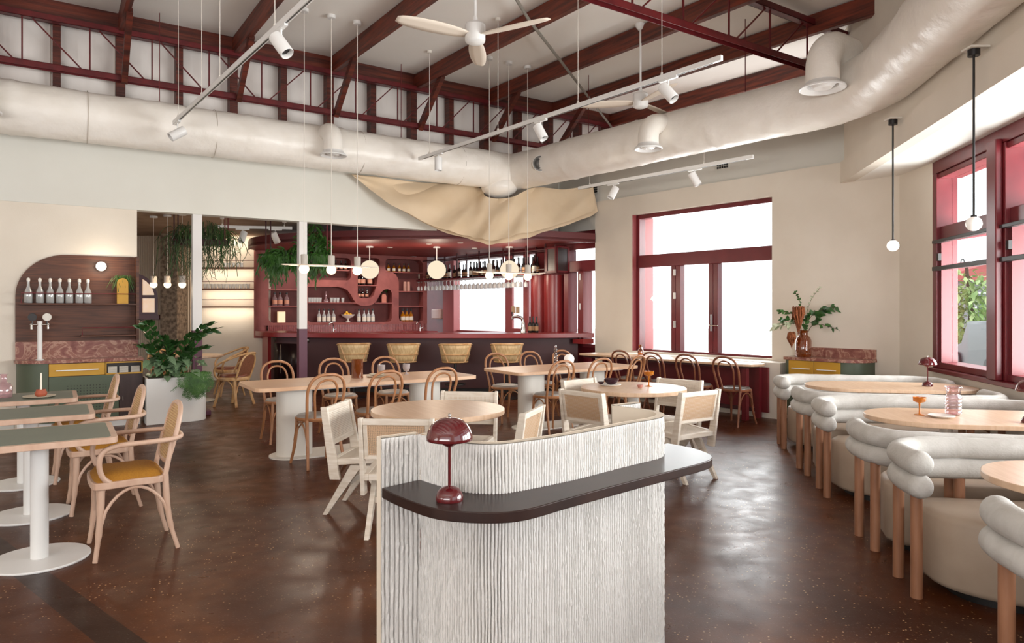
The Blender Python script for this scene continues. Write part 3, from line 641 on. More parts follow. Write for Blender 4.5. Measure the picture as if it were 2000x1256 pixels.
# ================================================================== HOST DESK
def host_desk():
    t = thing('host_desk', 'white combed plaster host desk with a dark timber ledge in the foreground', 'host desk')
    path2 = [(-.46, 2.42), (-.335, 2.512)]
    curve = smooth([(-.335, 2.512, 0), (-.285, 2.455, 0), (-.23, 2.40, 0), (-.15, 2.335, 0), (-.06, 2.318, 0), (.027, 2.355, 0), (.21, 2.494, 0), (.35, 2.625, 0), (.473, 2.744, 0), (.57, 2.828, 0), (.633, 2.905, 0), (.655, 2.99, 0), (.635, 3.075, 0), (.575, 3.15, 0), (.487, 3.235, 0)], 24)
    segs = [[Vector((-.46, 2.42, 0)).lerp(Vector((-.335, 2.512, 0)), k / 40) for k in range(41)], curve, [Vector((.487, 3.235, 0)).lerp(Vector((.62, 3.335, 0)), k / 40) for k in range(41)]]
    m = MB(); mk = MB(); mi = MB(); mt_ = MB(); pitch = .0118; uacc = 0
    for sg in segs:
        # resample evenly
        Ls = [0]
        for a, b_ in zip(sg, sg[1:]): Ls.append(Ls[-1] + (b_ - a).length)
        tot = Ls[-1]; n = int(tot / pitch * 8); pts = []; j = 0
        for i in range(n + 1):
            d = tot * i / n
            while j < len(Ls) - 2 and Ls[j + 1] < d: j += 1
            pts.append(sg[j].lerp(sg[j + 1], (d - Ls[j]) / max(Ls[j + 1] - Ls[j], 1e-9)))
        nr = []
        for i in range(n + 1):
            tg = (pts[min(i + 1, n)] - pts[max(i - 1, 0)]).normalized(); nr.append(Vector((tg.y, -tg.x, 0)))
        rows = 90; z0, z1 = .115, 1.046
        def fn(a, c):
            i = min(n, int(round(a * n))); u = uacc + tot * i / n; z = z0 + (z1 - z0) * c
            wob = noise.noise(Vector((u * 22, z * 4, 1))) * .0042 + noise.noise(Vector((u * 60, z * 16, 4))) * .0018
            ph = (u + wob) / (pitch if uacc else .0185); rb = max(0, 1 - abs(ph - round(ph)) / .24) ** .8
            edge = min(1, min(c, 1 - c) * 30)
            lump = max(0, noise.noise(Vector((u * 95, z * 40, 9))) - .18) * .010
            d = -.0150 * rb * edge + noise.noise(Vector((u * 9, z * 6, 3))) * .002 + lump * edge
            return pts[i] + nr[i] * d + Vector((0, 0, z))
        m.grid(fn, n, rows)
        n2 = max(4, n // 12); idx = [int(n * i / n2) for i in range(n2 + 1)]
        mk.grid(lambda a, c: pts[idx[int(round(a * n2))]] + nr[idx[int(round(a * n2))]] * .002 + Vector((0, 0, c * .12)), n2, 1)
        mi.grid(lambda a, c: pts[idx[int(round(a * n2))]] - nr[idx[int(round(a * n2))]] * .032 + Vector((0, 0, c * 1.05)), n2, 1)
        mt_.grid(lambda a, c: pts[idx[int(round(a * n2))]] + nr[idx[int(round(a * n2))]] * (.001 - c * .033) + Vector((0, 0, 1.049)), n2, 1)
        uacc += tot
    # end faces
    for (p, q) in ((Vector((-.46, 2.42, 0)), Vector((-.335, 2.512, 0))), (Vector((.62, 3.335, 0)), Vector((.487, 3.235, 0)))):
        tg = (q - p).normalized(); nn = Vector((tg.y, -tg.x, 0)) * (1 if p.x < 0 else -1)
        a = p + nn * .002; b_ = p - nn * .032
        mt_.add([a, b_, b_ + Vector((0, 0, 1.05)), a + Vector((0, 0, 1.05))], [(0, 1, 2, 3)])
    link('combed_screen', m, MT['plaster'], t, ang=70); link('kickboard', mk, MT['white'], t); link('inner_lining', mi, MT['plasters'], t); link('capping', mt_, MT['plasters'], t)
    out = [(-.452, 2.398, 0), (-.376, 2.293, 0), (-.26, 2.168, 0), (-.162, 2.12, 0), (-.0375, 2.11, 0), (.056, 2.15, 0), (.19, 2.275, 0), (.433, 2.495, 0), (.615, 2.655, 0), (.767, 2.79, 0), (.832, 2.875, 0), (.845, 2.968, 0), (.805, 3.094, 0), (.72, 3.20, 0)]
    o = [(p.x, p.y) for p in smooth(out, 5)]
    inn = [(.61, 3.10), (.645, 3.05), (.652, 2.98), (.628, 2.91), (.56, 2.825), (.468, 2.745), (.205, 2.498), (.02, 2.36), (-.06, 2.325), (-.15, 2.343), (-.225, 2.405), (-.335, 2.517)]
    m = MB(); m.prism(o + inn, .845, .88); link('ledge', m, MT['darkoak'], t, bevel=.003)
    m = MB(); m.prism([(.1, 2.62), (.5, 2.98), (.3, 3.2), (-.1, 2.85)], .70, .73); link('inner_shelf', m, MT['darkoak'], t)
host_desk()

# ================================================================== TABLE LAMP (mushroom)
def make_mushroom():
    t = thing('table_lamp', '', 'table lamp')
    m = MB(); m.lathe([(.047, 0), (.0485, .004), (.048, .014), (.043, .028), (.034, .04), (.02, .047), (.006, .050), (.004, .052)], seg=36); link('base', m, MT['red_gloss'], t, ang=60)
    m = MB(); m.tube([(0, 0, .048), (0, 0, .195)], .0055, 14); link('stem', m, MT['red_gloss'], t)
    m = MB(); m.lathe([(.006, .185), (.012, .187), (.026, .196), (.037, .207), (.041, .212), (.040, .2125), (.035, .208), (.02, .198)], seg=32, close=False); link('lower_shade', m, MT['red_gloss'], t, ang=60, solid=.0015)
    m = MB(); m.lathe([(.079, .210), (.0805, .213), (.080, .222), (.075, .243), (.063, .264), (.045, .278), (.024, .2855), (.006, .2875), (.0001, .288)], seg=48, close=False); link('upper_shade', m, MT['red_gloss'], t, ang=60, solid=.0015)
    m = MB(); m.tube([(0, 0, .286), (0, 0, .293)], .004, 12); m.sphere((0, 0, .2965), .0058, 1.1, 12, 8); link('finial', m, MT['chrome'], t)
    return t
lampk = Kind(make_mushroom())
lampk.put(L(-.203, 2.245, .88) @ Matrix.Scale(.93, 4), 'glossy burgundy mushroom table lamp standing on the host desk ledge')
lampk.put(L(4.10, 6.82, .74), 'glossy burgundy mushroom table lamp on the farthest booth table')
lampk.put(L(3.46, 4.62, .74), 'glossy burgundy mushroom table lamp cut by the right edge of the photo')

# ================================================================== CHAIRS
def arc_bracket(a, b_, top, n=8):
    a = Vector(a); b_ = Vector(b_); out = []
    for k in range(n + 1):
        s = k / n; out.append(a.lerp(b_, s) + Vector((0, 0, top * math.sin(math.pi * s) ** .55)))
    return out
def make_thonet(wood, pad):
    t = thing('bentwood_chair', '', 'chair')
    m = MB(); m.lathe([(.196, .435), (.203, .445), (.203, .458), (.196, .466), (.18, .466), (.18, .436)], seg=32, sy=.98); link('seat_ring', m, wood, t)
    m = MB(); m.lathe([(.187, .452), (.189, .47), (.178, .483), (.13, .491), (.001, .494)], seg=32, close=True); link('seat', m, pad, t, ang=60)
    for s in (-1, 1):
        m = MB(); m.tube(smooth([(s * .145, .125, .45), (s * .15, .135, .3), (s * .163, .155, .15), (s * .185, .19, 0)], 5), [.0165] * 6 + [.0155] * 5 + [.0135] * 5, 10); link('leg', m, wood, t)
        m = MB(); m.tube(smooth([(s * .158, -.15, .45), (s * .160, -.165, .3), (s * .170, -.20, .15), (s * .185, -.245, 0)], 5), [.0165] * 6 + [.0155] * 5 + [.0135] * 5, 10); link('leg', m, wood, t)
        m = MB(); m.tube(arc_bracket((s * .165, .15, .22), (s * .172, -.19, .22), .2), .008, 7); link('bracket', m, wood, t)
    m = MB(); m.tube(arc_bracket((-.165, .15, .22), (.165, .15, .22), .2), .008, 7); link('bracket', m, wood, t)
    hoop = [(-.160, -.14, .43), (-.165, -.17, .52), (-.178, -.205, .64), (-.182, -.235, .74), (-.15, -.262, .83), (-.08, -.277, .876), (0, -.281, .886)]
    hoop = hoop + [(-x, y, z) for x, y, z in hoop[:-1][::-1]]
    m = MB(); m.tube(smooth(hoop, 6), .0145, 10); link('back_frame', m, wood, t)
    hp = [(-.085, -.165, .455), (-.092, -.185, .54), (-.108, -.215, .65), (-.110, -.235, .73), (-.08, -.255, .80), (-.04, -.263, .826), (0, -.266, .832)]
    hp = hp + [(-x, y, z) for x, y, z in hp[:-1][::-1]]
    m = MB(); m.tube(smooth(hp, 6), .011, 9); link('inner_hoop', m, wood, t)
    return t
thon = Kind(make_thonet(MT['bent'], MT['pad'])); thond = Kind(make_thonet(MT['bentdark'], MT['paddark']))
n = (-.55, .835); nb = (.55, -.835)
for (x, y, lab) in [(-1.90, 6.72, 'at the near left of the longest table, beside its white pedestal'), (-1.40, 7.06, 'in the middle of the near side of the longest table'), (-.88, 7.42, 'at the near side of the longest table by its right end')]:
    thon.put(face(x, y, (-.62, .78)), 'honey bentwood chair ' + lab, 'bentwood chairs at the long tables')
for (x, y, lab) in [(-2.62, 7.90, 'at the far left of the longest table'), (-2.06, 8.30, 'on the far side of the longest table behind the tall amber vase'), (-1.48, 8.62, 'on the far side of the longest table behind the glasses')]:
    thon.put(face(x, y, nb), 'honey bentwood chair ' + lab, 'bentwood chairs at the long tables')
for (x, y, f, lab) in [(.46, 8.40, n, 'at the near side of the second long table, nearest the viewer'), (.97, 8.80, n, 'in the middle of the near side of the second long table'), (1.46, 9.22, (-.75, .66), 'at the right end of the second long table')]:
    thon.put(face(x, y, f), 'honey bentwood chair ' + lab, 'bentwood chairs at the long tables')
for (x, y, lab) in [(-.08, 9.30, 'at the left end behind the second long table'), (.40, 9.72, 'behind the second long table below the fourth bar stool'), (.88, 10.02, 'behind the second long table by the twisted candlestick')]:
    thon.put(face(x, y, nb), 'honey bentwood chair ' + lab, 'bentwood chairs at the long tables')
for tt, lab in [(1.63, 'first'), (1.05, 'second'), (.47, 'third'), (-.12, 'fourth')]:
    p = Vector((2.85, 9.14)) + tt * Vector((-.642, .767)); i = ['first', 'second', 'third', 'fourth'].index(lab)
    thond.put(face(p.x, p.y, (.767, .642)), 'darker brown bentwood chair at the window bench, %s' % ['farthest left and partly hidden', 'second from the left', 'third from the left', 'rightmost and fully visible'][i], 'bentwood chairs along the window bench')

def make_jeanneret():
    t = thing('cane_lounge_chair', '', 'chair'); wd = MT['oaklight']
    # seat frame with cane, tilted slightly to the back
    def zt(y): return .405 + .08 * (y + .05)
    m = MB()
    for s in (-1, 1): m.bar((s * .215, -.22, zt(-.22)), (s * .215, .25, zt(.25)), .04, .045)
    m.bar((-.195, .23, zt(.23)), (.195, .23, zt(.23)), .045, .045); m.bar((-.195, -.2, zt(-.2)), (.195, -.2, zt(-.2)), .04, .045); link('seat_frame', m, wd, t, bevel=.004)
    m = MB(); m.panel((-.2, -.2, zt(-.2) + .018), (.2, -.2, zt(-.2) + .018), (.2, .22, zt(.22) + .018), (-.2, .22, zt(.22) + .018), .4, .42); link('seat', m, MT['canel'], t)
    for s in (-1, 1):
        m = MB(); m.add([(s * .235 + dx, y, z) for dx in (-.014, .014) for (y, z) in ((-.215, .27), (-.135, .27), (-.235, .79), (-.285, .79))], [(0, 1, 2, 3), (7, 6, 5, 4), (0, 4, 5, 1), (1, 5, 6, 2), (2, 6, 7, 3), (3, 7, 4, 0)]); link('back_post', m, wd, t, bevel=.004)
        for d in (-1, 1):
            y1 = .27 if d > 0 else -.27
            m = MB(); a = Vector((s * .19, .0 + d * .03, .37)); b_ = Vector((s * .19, y1, 0))
            m.add([a + Vector((dx, dy, 0)) for dx in (-.018, .018) for dy in (-.045, .045)] + [b_ + Vector((dx, dy, 0)) for dx in (-.016, .016) for dy in (-.018, .018)], [(0, 1, 3, 2), (4, 6, 7, 5), (0, 4, 5, 1), (2, 3, 7, 6), (0, 2, 6, 4), (1, 5, 7, 3)]); link('leg', m, wd, t, bevel=.003)
    for y in (.12, -.12):
        m = MB(); m.bar((-.175, y, .22), (.175, y, .22), .03, .04); link('cross_bar', m, wd, t, bevel=.003)
    def bk(z): return -.155 - (z - .27) * .19
    m = MB(); 
    for z, h in ((.765, .04), (.53, .035)): m.bar((-.22, bk(z) - .01, z), (.22, bk(z) - .01, z), .028, h)
    for s in (-1, 1): m.bar((s * .205, bk(.53) - .01, .53), (s * .205, bk(.76) - .01, .76), .028, .028, (0, 1, 0))
    link('backrest_frame', m, wd, t, bevel=.003)
    for dy, mt_ in ((.004, 'canel'), (-.022, 'cane')):
        m = MB(); m.panel((-.2, bk(.54) + dy, .54), (.2, bk(.54) + dy, .54), (.2, bk(.755) + dy, .755), (-.2, bk(.755) + dy, .755), .4, .215); link('backrest', m, MT[mt_], t)
    return t
jk = Kind(make_jeanneret())
# (backrest centre, facing)
J = [((-.755, 4.50), (.06, 1), 'with its back to the viewer at the nearest round table'), ((-1.33, 5.24), (1, -.13), 'at the left of the nearest round table, facing right'), ((-.37, 6.0), (-.12, -1), 'on the far side of the nearest round table, facing the viewer'), ((.15, 4.93), (-.95, .32), 'at the right of the nearest round table behind the host desk'),
     ((.60, 6.0), (.73, .68), 'at the near left of the far round table, seen from behind'), ((.68, 7.06), (.68, -.73), 'at the far left of the far round table'), ((1.71, 7.04), (-.62, -.75), 'at the far right of the far round table'), ((1.64, 6.02), (-.55, .83), 'at the near right of the far round table')]
for (c, f, lab) in J:
    f = Vector(f).normalized(); p = Vector(c) + f * .26
    jk.put(face(p.x, p.y, f), 'limed oak cane chair ' + lab, 'cane chairs at the round tables')

def make_armchair():
    t = thing('bentwood_armchair', '', 'chair'); wd = MT['pinkwood']
    seat = [(-.19, -.17), (.19, -.17), (.215, .0), (.225, .17), (.19, .215), (0, .225), (-.19, .215), (-.225, .17), (-.215, 0)]
    ss = [(p.x, p.y) for p in smooth([(a, b_, 0) for a, b_ in seat], 4, closed=True)]
    m = MB(); m.prism(ss, .425, .468); link('seat_frame', m, wd, t, bevel=.006)
    m = MB(); z = [(1.0, .468), (.96, .478), (.9, .497), (.75, .51), (.4, .518)]
    vs_ = [(x * k * .93, y * k * .93, h) for k, h in z for x, y in ss]; nn = len(ss)
    m.add(vs_ + [(0, 0, .52)], [(i * nn + j, i * nn + (j + 1) % nn, (i + 1) * nn + (j + 1) % nn, (i + 1) * nn + j) for i in range(4) for j in range(nn)] + [(4 * nn + j, 4 * nn + (j + 1) % nn, 5 * nn) for j in range(nn)]); link('seat', m, MT['mustard'], t, ang=70)
    for s in (-1, 1):
        m = MB(); m.tube(smooth([(s * .185, .17, .44), (s * .188, .175, .3), (s * .196, .185, .15), (s * .215, .205, 0)], 5), [.021] * 6 + [.018] * 5 + [.014] * 5, 10); link('leg', m, wd, t)
        m = MB(); m.tube(smooth([(s * .185, -.175, .47), (s * .185, -.185, .3), (s * .19, -.205, .15), (s * .205, -.245, 0)], 5), [.019] * 6 + [.017] * 5 + [.013] * 5, 10); link('leg', m, wd, t)
        m = MB(); m.tube(arc_bracket((s * .193, .18, .18), (s * .19, -.2, .18), .235, 12), .010, 8); link('bracket', m, wd, t)
        # upright of the back
        m = MB(); m.tube(smooth([(s * .185, -.175, .46), (s * .178, -.195, .56), (s * .172, -.22, .68)], 5), .016, 9); link('back_post', m, wd, t)
    m = MB(); m.tube(arc_bracket((-.193, .18, .18), (.193, .18, .18), .235, 12), .010, 8); link('bracket', m, wd, t)
    def by(z): return -.185 - (z - .5) * .24
    ov = [(-.155, .56), (-.178, .64), (-.182, .74), (-.165, .82), (-.11, .875), (0, .892), (.11, .875), (.165, .82), (.182, .74), (.178, .64), (.155, .56), (.09, .535), (0, .53), (-.09, .535)]
    pv = smooth([(x, by(z), z) for x, z in ov], 4, closed=True)
    m = MB(); m.tube(pv, .017, 9, closed=True, flat=.8); link('back_frame', m, wd, t)
    m = MB(); c = Vector((0, by(.72) + .004, .72)); b0 = m.add([p + Vector((0, .004, 0)) for p in pv] + [c], []); nn = len(pv)
    for j in range(nn): m.f.append([b0 + j, b0 + (j + 1) % nn, b0 + nn])
    for i, v in enumerate(m.v): m.uv[i] = (v.x + .5, v.z)
    link('cane_back', m, MT['canef'], t)
    m = MB()
    for k in range(22):
        z_ = .55 + k * .0155; w_ = .155 + .02 * math.sin((z_ - .55) / .34 * math.pi) - max(0, z_ - .82) * 1.6
        m.tube([(-w_, by(z_) + .008, z_), (w_, by(z_) + .008, z_)], .0042, 5)
    link('cane_wrap', m, MT['rattan'], t)
    arm = [(-.205, .12, .455), (-.222, .165, .50), (-.232, .185, .58), (-.236, .165, .652), (-.238, .09, .683), (-.236, -.08, .688), (-.222, -.2, .690), (-.15, -.268, .692), (0, -.285, .692)]
    arm = arm + [(-x, y, z) for x, y, z in arm[:-1][::-1]]
    m = MB(); m.tube(smooth(arm, 6), .0155, 10); link('armrest', m, wd, t)
    return t
ak = Kind(make_armchair())
for i, (x, y) in enumerate([(-2.42, 4.375), (-3.14, 5.285), (-3.86, 6.195)]):
    ak.put(face(x, y, (-.815, -.58)), 'pinkish bentwood armchair with mustard seat and wrapped cane back, %s' % ['nearest the viewer', 'second from the viewer', 'farthest from the viewer'][i], 'armchairs at the green tables')

def make_rattanchair():
    t = thing('rattan_armchair', '', 'chair'); wd = MT['rattan']
    m = MB(); m.lathe([(.20, .40), (.235, .405), (.24, .43), (.235, .45), (.2, .46)], seg=28, sy=.95); link('seat_frame', m, wd, t, ang=30)
    m = MB(); m.lathe([(.215, .445), (.222, .47), (.2, .495), (.001, .505)], seg=28, sy=.93); link('seat', m, MT['tan'], t, ang=60)
    for sx in (-1, 1):
        for sy in (-1, 1):
            m = MB()
            for d in (-.014, .014): m.tube(smooth([(sx * .16 + d, sy * .13, .43), (sx * .175 + d, sy * .145, .25), (sx * .22 + d, sy * .2, 0)], 5), .0125, 8)
            link('leg', m, wd, t)
        m = MB(); m.tube(arc_bracket((sx * .19, .16, .15), (sx * .19, -.16, .15), .25), .010, 7); link('bracket', m, wd, t)
    for yy in (-.16, .16): m = MB(); m.tube(arc_bracket((-.19, yy, .15), (.19, yy, .15), .25), .010, 7); link('bracket', m, wd, t)
    bf = [(-.17, -.15, .42), (-.175, -.20, .55), (-.17, -.245, .68), (-.11, -.28, .78), (0, -.29, .81)]; bf = bf + [(-x, y, z) for x, y, z in bf[:-1][::-1]]
    pv = smooth(bf, 5); m = MB(); m.tube(pv, .015, 9); link('back_frame', m, wd, t)
    m = MB(); b0 = m.add(list(pv), [tuple(range(len(pv)))]); link('back_panel', m, MT['tanweave'], t, ang=80)
    arm = [(-.17, .12, .41), (-.225, .17, .47), (-.262, .16, .58), (-.27, .08, .66), (-.26, -.06, .72), (-.21, -.2, .78), (-.12, -.285, .815), (0, -.305, .825)]; arm = arm + [(-x, y, z) for x, y, z in arm[:-1][::-1]]
    m = MB(); m.tube(smooth(arm, 6), .016, 10); link('armrest', m, wd, t)
    return t
rk = Kind(make_rattanchair())
rk.put(face(-4.33, 10.78, (-.95, .25)), 'rattan armchair with tan leather seat standing free behind the post', 'rattan chairs in the back room')
rk.put(face(-4.95, 12.1, (-.8, -.6)), 'rattan armchair half hidden beyond the back room table', 'rattan chairs in the back room')
rk.put(face(-5.75, 11.55, (.95, -.3)), 'rattan armchair mostly hidden behind the planter leaves', 'rattan chairs in the back room')
t = thing('side_table', 'small round pale table in the back room behind the left post', 'table', L(-5.12, 11.3))
m = MB(); m.lathe([(.36, .715), (.375, .725), (.375, .75), (.37, .755)], seg=40); link('table_top', m, MT['oakround'], t)
m = MB(); m.tube([(0, 0, .02), (0, 0, .72)], .035, 16); link('stem', m, MT['white'], t); m = MB(); m.lathe([(.26, 0), (.26, .012), (.04, .02)], seg=36); link('base_plate', m, MT['stainless'], t)

def make_stool():
    t = thing('bar_stool', '', 'bar stool'); wd = MT['rattan']
    m = MB(); m.tube([(0, 0, .02), (0, 0, .60)], .022, 14); link('pole', m, MT['black'], t)
    m = MB(); m.lathe([(.21, 0), (.21, .012), (.03, .02)], seg=32); link('base', m, MT['black'], t)
    m = MB(); m.tube([(.17 * math.cos(a), .17 * math.sin(a), .24) for a in [2 * math.pi * k / 24 for k in range(24)]], .009, 7, closed=True); m.bar((-.17, 0, .24), (.17, 0, .24), .015, .01); link('foot_ring', m, MT['black'], t)
    m = MB(); m.lathe([(.17, .60), (.20, .61), (.205, .66), (.19, .69), (.001, .70)], seg=24); link('seat', m, MT['tan'], t)
    # wrap-around back, open to the front (+y)
    def shell(a, z):
        ph = R(-205 + 230 * a); k = .205 + .065 * (z - .62) / .30; sag = -.0 
        return Vector((k * 1.02 * math.cos(ph), k * .95 * math.sin(ph), z))
    def sh(a, c): return shell(a, .62 + c * (.30 - .05 * (2 * a - 1) ** 4))
    m = MB(); m.grid(sh, 40, 4); link('back_panel', m, MT['rattanpanel'], t, solid=.01)
    m = MB(); m.tube([sh(k / 30, 1) for k in range(31)], .016, 8); m.tube([sh(k / 30, 0) for k in range(31)], .013, 8); link('rim', m, wd, t)
    m = MB(); m.tube([Vector((sh(k / 30, .42).x * 1.05, sh(k / 30, .42).y * 1.05, sh(k / 30, .42).z)) for k in range(6, 25)], .012, 7)
    for a, a2 in ((0, 0), (.33, .25), (.67, .75), (1, 1)): m.tube([Vector((sh(a, 0).x * 1.05, sh(a, 0).y * 1.05, sh(a, 0).z)), Vector((sh(a2, 1).x * 1.04, sh(a2, 1).y * 1.04, sh(a2, 1).z))], .0145, 7)
    link('back_rib', m, wd, t)
    return t
sk = Kind(make_stool())
for i, (px_, yy) in enumerate([(691, 11.75), (788, 11.65), (889, 11.6), (990, 11.65)]):
    x = (px_ - 1000) / 1350 * yy
    sk.put(face(x, yy, (-.12 + .06 * i - .2, 1)), 'rattan bar stool with wrapped low back at the red bar, %s' % ['leftmost', 'second from the left', 'third from the left', 'rightmost'][i], 'rattan stools along the bar')

# ================================================================== BOOTHS
def make_booth():
    t = thing('booth_sofa', '', 'booth sofa')
    base = [(-.80, .42, 0), (-.815, .30, 0), (-.80, .12, 0), (-.70, -.01, 0), (-.55, -.062, 0), (-.25, -.07, 0), (0, -.07, 0)]
    pth = smooth(base + [(-x, y, z) for x, y, z in base[:-1][::-1]], 8)
    for z, nm in ((.708, 'upper_roll'), (.594, 'lower_roll')):
        m = MB(); e0 = pth[0] - pth[1]; e0.normalize(); e1 = (pth[-1] - pth[-2]).normalized(); r = .061
        pre = [pth[0] + e0 * d for d in (.05, .042, .025)]; post = [pth[-1] + e1 * d for d in (.025, .042, .05)]
        full = pre + pth + post; rr = [.012, .040, .055] + [r * (1.04 if i < 4 or i > len(pth) - 5 else 1) for i in range(len(pth))] + [.055, .040, .012]
        m.tube([Vector((p.x, p.y, z)) for p in full], rr, 20)
        for i, v in enumerate(m.v): v += Vector((noise.noise(v * 6) * .006, noise.noise(v * 6 + Vector((5, 0, 0))) * .006, noise.noise(v * 7 + Vector((0, 9, 0))) * .005))
        link(nm, m, MT['boucle'], t, ang=80)
    for x, y in ((-.795, .36), (-.785, .07), (-.42, -.068), (.42, -.068), (.785, .07), (.795, .36)):
        m = MB(); m.tube([(x, y, 0), (x, y, .59)], .029, 18); link('leg', m, MT['boothleg'], t)
    # upholstered seat: straight back, bowed front
    front = [(.70 * math.cos(a), .20 + .40 * math.sin(a) ** .8 if math.sin(a) > 0 else .2) for a in [math.pi * k / 24 for k in range(25)]]
    poly = front + [(-.715, .12), (-.66, .02), (-.55, -.0), (.55, -.0), (.66, .02), (.715, .12)]
    nn = len(poly); cx, cy = 0, .25
    prof = [(.93, .05), (.98, .06), (1.0, .085), (1.0, .40), (.985, .425), (.95, .44), (.6, .447)]
    vs_ = [(cx + (x - cx) * k, cy + (y - cy) * k, z) for k, z in prof for x, y in poly]
    m = MB(); m.add(vs_ + [(cx, cy, .449)], [(i * nn + j, i * nn + (j + 1) % nn, (i + 1) * nn + (j + 1) % nn, (i + 1) * nn + j) for i in range(len(prof) - 1) for j in range(nn)] + [((len(prof) - 1) * nn + j, (len(prof) - 1) * nn + (j + 1) % nn, len(prof) * nn) for j in range(nn)] + [tuple(range(nn))]); link('seat', m, MT['beigel'], t, ang=50)
    m = MB(); m.prism([(x * .85, .25 + (y - .25) * .8) for x, y in poly], 0, .055); link('plinth', m, MT['black'], t)
    return t
bk_ = Kind(make_booth())
cx_, cy_ = .982, -.187
D = Vector((-.207, -.97)) * 2.0   # from one pair to the next, towards the viewer
labs = [('farthest booth sofa, its back against nothing, facing the viewer behind the far table'), 'second booth sofa from the far end, turned away from the viewer', 'third booth sofa from the far end, facing the viewer', 'fourth booth sofa from the far end, turned away from the viewer', 'large booth sofa in the right foreground, facing the nearest table', 'nearest booth sofa, cut off by the bottom right corner']
labs[0] = 'farthest booth sofa by the marble topped sideboard, facing the viewer'
for k in range(3):
    a = Vector((2.17, 3.88)) - Vector((-.41, -1.92)) * (2 - k)     # back-left corner leg of the sofa that faces us
    c = a + Vector((cx_, cy_)) * .785 + Vector((-.187, -.982)) * -.07
    bk_.put(face(c.x, c.y, (-.187, -.982)), 'pale velvet ' + labs[2 * k], 'booth sofas along the shopfront')
    a = Vector((2.26, 4.30)) - Vector((-.41, -1.94)) * (1 - k)
    if k == 2: a = Vector((1.85, 2.36))
    c = a + Vector((cx_, cy_)) * .785 + Vector((.187, .982)) * -.07
    bk_.put(face(c.x, c.y, (.187, .982)), 'pale velvet ' + labs[2 * k + 1], 'booth sofas along the shopfront')

# ================================================================== TABLES
def booth_table():
    t = thing('booth_table', '', 'table'); s = stadium(1.56, .78, 12)
    m = MB(); m.prism([(x, y) for x, y in s], .708, .74); link('table_top', m, MT['oakround'], t, bevel=.004)
    for x in (-.25, .4): m = MB(); m.tube([(x, 0, .012), (x, 0, .71)], .04, 18); link('stem', m, MT['offwhite'], t); m = MB(); m.lathe([(.25, 0), (.25, .012), (.05, .02)], (x, 0, 0), 32); link('base_plate', m, MT['offwhite'], t)
    return t
btk = Kind(booth_table())
for k, lab in enumerate(['farthest, carrying the burgundy lamp', 'middle one, carrying the carafe', 'nearest, cut by the right edge']):
    lp = [Vector((2.98, 7.02)), Vector((2.57, 5.02)), Vector((2.18, 3.16))][k]; c = lp + Vector((cx_, cy_)) * .78
    btk.put(L(c.x, c.y, 0, math.atan2(cy_, cx_)), 'pale oak rounded table between booth sofas, ' + lab, 'oak tables in the booths')

def round_table():
    t = thing('round_table', '', 'table'); m = MB(); m.lathe([(.496, .712), (.502, .716), (.502, .746), (.498, .75)], seg=72); link('table_top', m, MT['oakround'], t, ang=30)
    m = MB(); m.tube([(0, 0, .01), (0, 0, .71)], .055, 24); link('stem', m, MT['white'], t); m = MB(); m.lathe([(.29, 0), (.29, .012), (.06, .018)], seg=48); link('base_plate', m, MT['white'], t); return t
rt = Kind(round_table()); rt.put(L(-.558, 5.23, 0, .5), 'pale oak round table nearest the host desk, with nothing on it', 'round oak tables'); rt.put(L(1.167, 6.66, 0, -.6), 'pale oak round table farther back, carrying bowl and amber glass', 'round oak tables')

def long_table(Lh, W, px, plate_len, M, lab):
    t = thing('long_table', lab, 'table', M, 'long oak tables')
    m = MB(); m.prism(rrect(-Lh / 2, -W / 2, Lh / 2, W / 2, .09, 6), .712, .75); link('table_top', m, MT['oak'], t, bevel=.004)
    m = MB(); m.prism([(x * .84, y * .7) for x, y in rrect(-Lh / 2, -W / 2, Lh / 2, W / 2, .09, 4)], .692, .712); link('under_frame', m, MT['white'], t)
    for s in (-1, 1): m = MB(); m.prism([(x + s * px, y) for x, y in stadium(.36, .24, 10)], .01, .70); link('pedestal', m, MT['offwhite'], t, ang=25)
    m = MB(); m.prism(stadium(plate_len, .46, 12), 0, .014); link('base_plate', m, MT['offwhite'], t)
    return t
aA = yaw(FA)
long_table(2.42, .84, .74, 1.98, L(-1.615, 7.50, 0, aA), 'long pale oak table on two white oval pedestals, left of centre')
long_table(1.95, .86, .50, 1.5, L(.66, 9.02, 0, aA), 'second long pale oak table on white oval pedestals, right of centre near the bar')

def green_table():
    t = thing('cafe_table', '', 'table')
    m = MB(); m.prism(rrect(-.39, -.34, .39, .34, .055, 6), .712, .748); link('edge_band', m, MT['pinkwood'], t, bevel=.003)
    m = MB(); m.prism(rrect(-.355, -.305, .355, .305, .035, 6), .7481, .7502); link('table_top', m, MT['green'], t)
    m = MB(); m.tube([(0, 0, .015), (0, 0, .712)], .047, 28); link('stem', m, MT['white'], t)
    m = MB(); m.lathe([(.262, 0), (.265, .004), (.265, .010), (.262, .014), (.05, .016)], seg=64); link('base_plate', m, MT['white'], t, ang=30)
    m = MB(); m.box((-.2, -.2, .700), (.2, .2, .712)); link('fixing_plate', m, MT['white'], t); return t
gt = Kind(green_table())
for i, (x, y) in enumerate([(-2.83, 4.14), (-3.50, 5.03), (-4.19, 5.93)]):
    gt.put(L(x, y, 0, aA), 'green topped cafe table on white disc base, %s' % ['nearest the viewer', 'the middle one of the row', 'farthest, carrying the candle pot'][i], 'green cafe tables')

